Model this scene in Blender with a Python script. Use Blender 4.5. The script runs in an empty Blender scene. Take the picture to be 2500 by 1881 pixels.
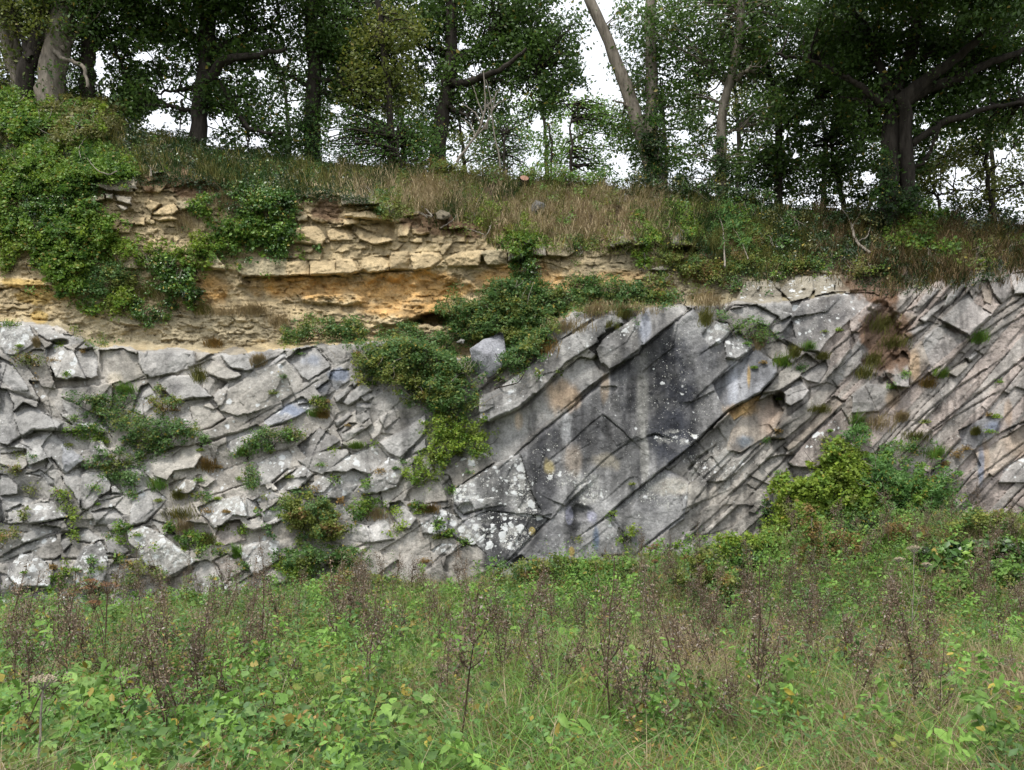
import bpy, math, numpy as np
from mathutils import Vector

# ------------------------------------------------------------------ camera, sky, sun, exposure
scene = bpy.context.scene
COL = scene.collection
FPX, CX, HY, EYE = 1925.0, 1250.0, 1290.0, 1.6      # focal length / centre / horizon in photo pixels
cam = bpy.data.cameras.new('camera'); camo = bpy.data.objects.new('camera', cam); COL.objects.link(camo)
camo.location = (0, 0, EYE); camo.rotation_euler = (math.radians(90), 0, 0)
cam.sensor_width = 36; cam.lens = 36 * FPX / 2500; cam.shift_y = (HY - 940.5) / 2500
cam.clip_end = 2000; cam.clip_start = 0.1
scene.camera = camo

SUN_EL, SUN_ROT = math.radians(62), math.radians(220)
w = bpy.data.worlds.new("World"); scene.world = w; w.use_nodes = True
nt = w.node_tree; bgn = nt.nodes['Background']; bgn.inputs[1].default_value = 0.12
sky = nt.nodes.new('ShaderNodeTexSky'); sky.sky_type = 'NISHITA'; sky.sun_disc = False
sky.sun_elevation = SUN_EL; sky.sun_rotation = SUN_ROT
mixs = nt.nodes.new('ShaderNodeMixRGB'); mixs.inputs[2].default_value = (8.6, 8.9, 9.4, 1)   # overcast cloud layer
tcw = nt.nodes.new('ShaderNodeTexCoord'); nzw = nt.nodes.new('ShaderNodeTexNoise')
nzw.inputs['Scale'].default_value = 2.2; nzw.inputs['Detail'].default_value = 4
rmw = nt.nodes.new('ShaderNodeMapRange'); rmw.inputs[1].default_value = .36; rmw.inputs[2].default_value = .5
rmw.inputs[3].default_value = .55; rmw.inputs[4].default_value = .95
nt.links.new(tcw.outputs['Generated'], nzw.inputs['Vector']); nt.links.new(nzw.outputs['Fac'], rmw.inputs[0])
nt.links.new(rmw.outputs[0], mixs.inputs[0]); nt.links.new(sky.outputs[0], mixs.inputs[1])
nt.links.new(mixs.outputs[0], bgn.inputs[0])
sl = bpy.data.lights.new('sun', 'SUN'); slo = bpy.data.objects.new('sun', sl); COL.objects.link(slo)
sl.energy = 2.5; sl.angle = math.radians(12); sl.color = (1, .96, .9)
# light arrives from behind the camera, a little from the left
dirn = Vector((0.34, 0.40, -1.0)).normalized()
slo.rotation_euler = dirn.to_track_quat('-Z', 'Y').to_euler()
scene.view_settings.view_transform = 'Standard'; scene.view_settings.look = 'None'
scene.view_settings.exposure = 0.45; scene.view_settings.gamma = 1
scene.cycles.max_bounces = 6; scene.cycles.transparent_max_bounces = 4
scene.cycles.diffuse_bounces = 3; scene.cycles.use_denoising = True

# ------------------------------------------------------------------ helpers
rng = np.random.default_rng(7)
REG = dict(A=(0, 700, 3.16), B=(0, 1100, 3.16), C=(600, 780, 3.16), D=(1100, 700, 3.16), E=(1000, 1000, 3.16),
           F=(1700, 600, 2.765), G=(1700, 900, 2.765), H=(0, 380, 3.16), I=(600, 380, 3.16), J=(1200, 380, 3.16),
           K=(0, 100, 2.765), L=(800, 100, 2.765), M=(1600, 100, 2.458), N=(0, 1350, 2.212), O=(1500, 1250, 2.212),
           X=(0, 0, 1.0))

def pts(reg, s):
    ox, oy, k = REG[reg]
    return np.array([[ox + float(a.split(',')[0]) / k, oy + float(a.split(',')[1]) / k] for a in s.split()])

def P(px, py, Y):
    return np.stack([(px - CX) * Y / FPX, Y + 0 * px, EYE + (HY - py) * Y / FPX], -1)

def hsh(*a):
    h = np.zeros(np.broadcast(*a).shape, np.uint64) + np.uint64(1469598103934665603)
    for x in a:
        h = (h ^ (np.asarray(x).astype(np.int64).astype(np.uint64))) * np.uint64(1099511628211)
        h ^= h >> np.uint64(29); h *= np.uint64(0xBF58476D1CE4E5B9); h ^= h >> np.uint64(32)
    return (h >> np.uint64(40)).astype(np.float64) / float(1 << 24)

NT = np.random.default_rng(99).random(512 * 512).astype(np.float32)
def vnoise(x, y, seed=0):
    x = np.asarray(x, np.float32); y = np.asarray(y, np.float32)
    xf = np.floor(x); yf = np.floor(y); fx = x - xf; fy = y - yf
    xi = xf.astype(np.int32) + seed * 37; yi = (yf.astype(np.int32) + seed * 91)
    fx = fx * fx * (3 - 2 * fx); fy = fy * fy * (3 - 2 * fy)
    r0 = (yi & 511) << 9; r1 = ((yi + 1) & 511) << 9; c0 = xi & 511; c1 = (xi + 1) & 511
    a = NT[r0 + c0]; b = NT[r0 + c1]; c = NT[r1 + c0]; d = NT[r1 + c1]
    a = a + (b - a) * fx; c = c + (d - c) * fx
    return a + (c - a) * fy

def fbm(x, y, sc, octv=4, seed=0, gain=.5):
    s = 0; a = 1; t = 0
    for i in range(octv):
        s = s + a * (vnoise(x / sc + i * 7.3, y / sc - i * 3.1, seed + i * 13) - .5) * 2; t += a; a *= gain; sc /= 2.03
    return s / t

def sst(a, b, x):
    t = np.clip((x - a) / (b - a), 0, 1); return t * t * (3 - 2 * t)

def tagobj(o, label=None, cat=None, group=None, kind=None):
    if label: o['label'] = label
    if cat: o['category'] = cat
    if group: o['group'] = group
    if kind: o['kind'] = kind
    return o

def mesh_obj(name, V, faces, mat, col=None, parent=None, smooth=False, attrs=None):
    """faces: int array (n,k)"""
    me = bpy.data.meshes.new(name)
    V = np.ascontiguousarray(V, np.float32); F = np.ascontiguousarray(faces, np.int32)
    me.vertices.add(len(V)); me.vertices.foreach_set('co', V.ravel())
    n, k = F.shape
    me.loops.add(n * k); me.loops.foreach_set('vertex_index', F.ravel())
    me.polygons.add(n); me.polygons.foreach_set('loop_start', np.arange(0, n * k, k, dtype=np.int32))
    me.polygons.foreach_set('loop_total', np.full(n, k, np.int32))
    if smooth: me.polygons.foreach_set('use_smooth', np.ones(n, bool))
    def put(nm, c):
        at = me.attributes.new(nm, 'FLOAT_COLOR', 'POINT')
        cc = np.ones((len(V), 4), np.float32); cc[:, :3] = c; at.data.foreach_set('color', cc.ravel())
    if col is not None: put('Col', col)
    if attrs:
        for nm, c in attrs.items(): put(nm, c)
    me.update(calc_edges=True); me.validate()
    me.materials.append(mat)
    o = bpy.data.objects.new(name, me); COL.objects.link(o)
    if parent: o.parent = parent
    return o

def thing(name, label, cat, loc=(0, 0, 0), group=None):
    o = bpy.data.objects.new(name, None); COL.objects.link(o); o.location = loc; o.empty_display_size = .1
    return tagobj(o, label, cat, group)

# ------------------------------------------------------------------ materials
def newmat(name):
    m = bpy.data.materials.new(name); m.use_nodes = True
    return m, m.node_tree, m.node_tree.nodes['Principled BSDF']

def leaf_mat(name, transl=.28, rough=.5, spec=.35):
    m, t, b = newmat(name)
    a = t.nodes.new('ShaderNodeAttribute'); a.attribute_name = 'Col'
    n = t.nodes.new('ShaderNodeTexNoise'); n.inputs['Scale'].default_value = 45
    tc = t.nodes.new('ShaderNodeTexCoord'); t.links.new(tc.outputs['Object'], n.inputs['Vector'])
    mr = t.nodes.new('ShaderNodeMapRange'); mr.inputs[3].default_value = .6; mr.inputs[4].default_value = 1.4
    t.links.new(n.outputs['Fac'], mr.inputs[0])
    mx = t.nodes.new('ShaderNodeVectorMath'); mx.operation = 'SCALE'
    t.links.new(a.outputs['Color'], mx.inputs[0]); t.links.new(mr.outputs[0], mx.inputs['Scale'])
    t.links.new(mx.outputs[0], b.inputs['Base Color'])
    b.inputs['Roughness'].default_value = rough; b.inputs['Specular IOR Level'].default_value = spec
    if transl:
        tr = t.nodes.new('ShaderNodeBsdfTranslucent'); ms = t.nodes.new('ShaderNodeMixShader'); ms.inputs[0].default_value = transl
        t.links.new(mx.outputs[0], tr.inputs['Color'])
        t.links.new(b.outputs[0], ms.inputs[1]); t.links.new(tr.outputs[0], ms.inputs[2])
        t.links.new(ms.outputs[0], t.nodes['Material Output'].inputs['Surface'])
    return m

M_LEAF = leaf_mat('leaf', .38); M_IVY = leaf_mat('ivy_leaf', .12, .35, .5); M_DRY = leaf_mat('dry_plant', .15, .8, .1)

def bark_mat(name, c1, c2, scale=9):
    m, t, b = newmat(name)
    tc = t.nodes.new('ShaderNodeTexCoord'); mp = t.nodes.new('ShaderNodeMapping'); mp.inputs['Scale'].default_value = (1, 1, .22)
    n = t.nodes.new('ShaderNodeTexNoise'); n.inputs['Scale'].default_value = scale; n.inputs['Detail'].default_value = 8; n.inputs['Roughness'].default_value = .7
    r = t.nodes.new('ShaderNodeValToRGB'); r.color_ramp.elements[0].position = .35; r.color_ramp.elements[1].position = .68
    r.color_ramp.elements[0].color = (*c1, 1); r.color_ramp.elements[1].color = (*c2, 1)
    bp = t.nodes.new('ShaderNodeBump'); bp.inputs['Strength'].default_value = .9; bp.inputs['Distance'].default_value = .04
    t.links.new(tc.outputs['Object'], mp.inputs[0]); t.links.new(mp.outputs[0], n.inputs['Vector'])
    t.links.new(n.outputs['Fac'], r.inputs[0]); t.links.new(r.outputs[0], b.inputs['Base Color'])
    t.links.new(n.outputs['Fac'], bp.inputs['Height']); t.links.new(bp.outputs[0], b.inputs['Normal'])
    b.inputs['Roughness'].default_value = .9; b.inputs['Specular IOR Level'].default_value = .15
    return m
M_BARK = bark_mat('dark_bark', (.016, .013, .010), (.062, .052, .042))
M_BARKP = bark_mat('pale_bark', (.10, .085, .065), (.30, .26, .21))
M_TWIG = bark_mat('pale_twig', (.18, .15, .12), (.40, .36, .30), 30)

# rock: colour attribute carries the stone's own colour, white lichen colonies are discs of procedural pattern
def rock_mat(name='rock'):
    m, t, b = newmat(name); N = t.nodes.new; L = t.links.new
    a = N('ShaderNodeAttribute'); a.attribute_name = 'Col'
    li = N('ShaderNodeAttribute'); li.attribute_name = 'Lichen'
    sp = N('ShaderNodeSeparateColor'); L(li.outputs['Color'], sp.inputs[0])
    tc = N('ShaderNodeTexCoord')
    n1 = N('ShaderNodeTexNoise'); n1.inputs['Scale'].default_value = 3.2; n1.inputs['Detail'].default_value = 12; n1.inputs['Roughness'].default_value = .72
    n2 = N('ShaderNodeTexNoise'); n2.inputs['Scale'].default_value = 26; n2.inputs['Detail'].default_value = 8; n2.inputs['Roughness'].default_value = .75
    L(tc.outputs['Object'], n1.inputs['Vector']); L(tc.outputs['Object'], n2.inputs['Vector'])
    m1 = N('ShaderNodeMapRange'); m1.inputs[1].default_value = .3; m1.inputs[2].default_value = .7; m1.inputs[3].default_value = .62; m1.inputs[4].default_value = 1.38
    m2 = N('ShaderNodeMapRange'); m2.inputs[1].default_value = .3; m2.inputs[2].default_value = .7; m2.inputs[3].default_value = .66; m2.inputs[4].default_value = 1.34
    L(n1.outputs['Fac'], m1.inputs[0]); L(n2.outputs['Fac'], m2.inputs[0])
    mu = N('ShaderNodeMath'); mu.operation = 'MULTIPLY'; L(m1.outputs[0], mu.inputs[0]); L(m2.outputs[0], mu.inputs[1])
    sc = N('ShaderNodeVectorMath'); sc.operation = 'SCALE'; L(a.outputs['Color'], sc.inputs[0]); L(mu.outputs[0], sc.inputs['Scale'])
    # distorted coordinates for lichen
    dn = N('ShaderNodeTexNoise'); dn.inputs['Scale'].default_value = 14; L(tc.outputs['Object'], dn.inputs['Vector'])
    dd = N('ShaderNodeVectorMath'); dd.operation = 'SCALE'; dd.inputs['Scale'].default_value = .09; L(dn.outputs['Color'], dd.inputs[0])
    ad = N('ShaderNodeVectorMath'); ad.operation = 'ADD'; L(tc.outputs['Object'], ad.inputs[0]); L(dd.outputs[0], ad.inputs[1])
    cur = sc.outputs[0]
    for scl, thr, chan, colr in ((5.2, .36, 'Red', (.64, .65, .64)), (11.0, .33, 'Red', (.60, .61, .59)), (38.0, .32, 'Green', (.50, .50, .46)), (23., .30, 'Green', (.54, .53, .48))):
        v = N('ShaderNodeTexVoronoi'); v.inputs['Scale'].default_value = scl; L(ad.outputs[0], v.inputs['Vector'])
        vs = N('ShaderNodeSeparateColor'); L(v.outputs['Color'], vs.inputs[0])
        # disc radius depends on random cell value and on the mask
        q = N('ShaderNodeMath'); q.operation = 'SUBTRACT'; L(sp.outputs[chan], q.inputs[0]); L(vs.outputs[0], q.inputs[1])
        q2 = N('ShaderNodeMath'); q2.operation = 'MULTIPLY'; q2.inputs[1].default_value = thr * 2.2; q2.use_clamp = True; L(q.outputs[0], q2.inputs[0])
        q3 = N('ShaderNodeMath'); q3.operation = 'MINIMUM'; q3.inputs[1].default_value = thr * 1.15; L(q2.outputs[0], q3.inputs[0])
        g = N('ShaderNodeMath'); g.operation = 'SUBTRACT'; L(q3.outputs[0], g.inputs[0]); L(v.outputs['Distance'], g.inputs[1])
        e = N('ShaderNodeMapRange'); e.inputs[1].default_value = -.04; e.inputs[2].default_value = .05; e.inputs[3].default_value = 0; e.inputs[4].default_value = .95; L(g.outputs[0], e.inputs[0])
        mx = N('ShaderNodeMixRGB'); mx.inputs[2].default_value = (*colr, 1); L(e.outputs[0], mx.inputs[0]); L(cur, mx.inputs[1]); cur = mx.outputs[0]
    L(cur, b.inputs['Base Color'])
    bp = N('ShaderNodeBump'); bp.inputs['Strength'].default_value = .8; bp.inputs['Distance'].default_value = .03
    L(n2.outputs['Fac'], bp.inputs['Height'])
    bp2 = N('ShaderNodeBump'); bp2.inputs['Strength'].default_value = .5; bp2.inputs['Distance'].default_value = .12
    L(n1.outputs['Fac'], bp2.inputs['Height']); L(bp.outputs[0], bp2.inputs['Normal']); L(bp2.outputs[0], b.inputs['Normal'])
    b.inputs['Roughness'].default_value = .9; b.inputs['Specular IOR Level'].default_value = .15
    return m
M_ROCK = rock_mat()

# ------------------------------------------------------------------ the cliff: traced beds and blocks
xs = np.concatenate([np.arange(-1100, -20, 9.), np.arange(-20, 2522, 2.), np.arange(2522, 3600, 9.)])
ys = np.concatenate([np.arange(60, 330, 9.), np.arange(330, 1480, 2.), np.arange(1480, 1640, 8.)])
PX, PY = np.meshgrid(xs, ys)
wa = 2.0 + 1.2 * sst(1000, 700, PX)
WX = PX + wa * fbm(PX, PY, 16, 4, 11, .6); WY = PY + wa * fbm(PX, PY, 16, 4, 12, .6)    # wavering joints
uncon = lambda x: np.interp(x, [-1100, 0, 60, 150, 240, 360, 470, 560, 700, 850, 1000, 1120, 1250, 1400, 1700, 1900, 2080, 2180, 2350, 2500, 3600],
                            [780, 788, 790, 800, 845, 853, 855, 865, 850, 840, 830, 880, 860, 760, 745, 738, 715, 735, 690, 665, 640])
ridge = lambda x: np.interp(x, [-1100, 0, 120, 250, 340, 480, 700, 900, 1100, 1300, 1600, 1850, 2000, 2250, 2500, 3600],
                            [150, 195, 215, 250, 325, 357, 395, 412, 425, 440, 468, 500, 512, 530, 556, 570])
rtop = lambda x: np.interp(x, [-1100, 0, 200, 500, 640, 800, 1000, 1200, 1400, 1650, 1850, 2000, 2150, 2300, 2500, 3600],
                           [480, 470, 420, 440, 480, 470, 510, 570, 600, 590, 670, 640, 700, 690, 650, 630])

def base_depth(px, py):
    U = uncon(px); R = ridge(px); T = np.minimum(rtop(px), U - 30)
    main = np.exp(-((px - 1520) / 330.) ** 2)
    right = sst(1850, 2300, px)
    # from cliff foot to the unconformity
    t = np.clip((1460 - py) / (1460 - U), 0, 1)
    foot = 15.0 + .5 * main + .3 * right
    top = 16.7 - .5 * main - .1 * right
    d = foot + (top - foot) * t
    ledge = np.where(right > .5, .15, .75) * sst(-6, 14, U - py)
    d = d + ledge * (1 - right * .6)
    # yellow beds nearly upright
    t2 = np.clip((U - py) / np.maximum(U - T, 1), 0, 1)
    d = d + .55 * t2
    # vegetated slope up to the ridge
    t3 = np.clip((T - py) / np.maximum(T - R, 1), 0, 1)
    d = d + t3 ** 1.2 * (2.9 - .6 * main)
    d = d - np.clip(py - 1460, 0, 300) * .004
    return d

# --- filler beds
def brick_layer(sx, ty, th, ln, seed, skew=.25, jit=.5):
    """irregular courses: returns cell hashes + distances (px) to the four edges"""
    r = np.random.default_rng(seed); n = 400
    thick = th * (0.45 + 1.1 * r.random(n)); cum = np.cumsum(thick) - n * th * .5
    bi = np.clip(np.searchsorted(cum, ty.ravel()).reshape(ty.shape), 1, n - 1)
    lo = cum[bi - 1]; hi = cum[bi]
    L = ln * (0.6 + .8 * hsh(bi, seed)) * np.clip((hi - lo) / th, .6, 1.5)
    xx = (sx + (ty - lo) * skew * (hsh(bi, seed + 5) * 2 - 1) * 2) / L + hsh(bi, seed + 1) * 50
    k = np.floor(xx)
    bl = k + jit * (hsh(k, bi, seed + 2) - .5); br = k + 1 + jit * (hsh(k + 1, bi, seed + 2) - .5)
    k2 = np.where(xx < bl, k - 1, np.where(xx > br, k + 1, k))
    bl = k2 + jit * (hsh(k2, bi, seed + 2) - .5); br = k2 + 1 + jit * (hsh(k2 + 1, bi, seed + 2) - .5)
    return bi, k2, (xx - bl) * L, (br - xx) * L, ty - lo, hi - ty

def block_height(bi, k, dl, dr, db, dt, seed, amp, tilt, up=1.1, down=5., side=2.5, crack=5., bedw=0.):
    """relief in cm towards the viewer; distances in px"""
    h = amp * ((1 - bedw) * hsh(bi, k, seed) ** 2.2 + bedw * hsh(bi, seed + 77))
    h = h + (hsh(bi, k, seed + 1) - .5) * tilt * (dl - dr) / 40. + ((hsh(bi, k, seed + 2) - .62)) * tilt * (dt * -1 + db) / 40. * -1
    q = lambda i: hsh(bi, k, seed + i) ** 2
    m = np.minimum(np.minimum(h - crack * (.3 + q(6)) + dt * up, h - (2 + (h + 2) * np.clip(q(9) * 1.3, 0, 1) ** 2) + db * down),
                   np.minimum(h - crack * (.1 + 1.6 * q(7)) + dl * side, h - crack * (.1 + 1.6 * q(8)) + dr * side * (.5 + hsh(bi, k, seed + 4))))
    return np.minimum(h, m)

th_f = np.interp(PX, [-1100, 0, 500, 900, 1500, 2000, 2500, 3600], np.radians([18, 20, 30, 38, 41, 43, 46, 47]))
S = WX * np.cos(th_f) - WY * np.sin(th_f); T_ = -(WX - 1250) * np.sin(th_f) - (WY - 1000) * np.cos(th_f)
undul = 9 * fbm(PX, PY, 200, 2, 31) * sst(1150, 800, PX); S = S + undul; T_ = T_ + undul * 1.2
big = brick_layer(S, T_, 58, 108, 21, .42, .6)
h_big = block_height(*big, 31, 17, 8, up=.9, down=2.6, side=1.5, crack=3.)
thin = brick_layer(S * 1., T_ + 4 * fbm(PX, PY, 200, 2, 5), 22, 230, 22, .3, .7)
h_thin = block_height(*thin, 41, 15, 3, up=1.3, down=4, side=1.6, crack=2, bedw=.72)
wthin = np.clip(sst(1950, 2080, PX + (PY - 1000) * .3), 0, 1)
wthin = np.maximum(wthin, sst(0, 60, (PX - 1600) * .68 + (PY - 1180) * .73) * sst(1600, 1500, PX * 0 + 1550) * (PX > 1600))
Hg = np.where(wthin > vnoise(PX / 60, PY / 60, 3) * .8 + .1, h_thin, h_big)
blockid = np.where(wthin > vnoise(PX / 60, PY / 60, 3) * .8 + .1, hsh(thin[0], thin[1], 91), hsh(big[0], big[1], 92))
# --- yellow limestone: horizontal courses, small rubble above, nodular below
yb = brick_layer(WX, WY + 16 * fbm(PX, PY, 130, 3, 7) + 5 * fbm(PX, PY, 25, 3, 17) + PX * -.02, 19, 34, 51, .5, .8)
h_y = block_height(*yb, 61, 11, 9, up=3, down=1.3, side=1.6, crack=3)      # t axis points down here
nod = 12 * fbm(PX, PY * 2.0, 42, 5, 71, .62) + 5 * np.abs(fbm(PX, PY * 2.6, 20, 4, 72))
inrub = sst(690, 640, PY + 12 * fbm(PX, PY, 80, 2, 8)) * (.45 + .55 * sst(.45, .6, vnoise(PX / 110, PY / 60, 18)))
yb2 = brick_layer(WX + 6 * fbm(PX, PY, 22, 3, 19), WY + 12 * fbm(PX, PY, 100, 3, 7) + 5 * fbm(PX, PY, 30, 3, 20), 12, 24, 58, .6, .9)
h_y2 = block_height(*yb2, 66, 7, 9, up=2, down=1.2, side=1.4, crack=3)
nod = .85 * nod + h_y2 * (.15 + .7 * sst(.4, .6, vnoise(PX / 70, PY / 40, 23)))
h_y = h_y * inrub + (nod + .35 * h_y) * (1 - inrub)
isy = (PY < uncon(PX) + 9 * fbm(PX, PX * 0, 60, 4, 77) + 4 * fbm(PX, PY, 14, 3, 78)) & (PX < 2095)
slope = sst(8, 60, rtop(PX) - PY + 26 * fbm(PX, PY, 90, 4, 15))
H = np.where(isy, h_y, Hg)
blockid = np.where(isy, hsh(yb[0], yb[1], 93), blockid)
H = H * (1 - slope) + slope * (18 * fbm(PX, PY, 60, 5, 16))

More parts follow.
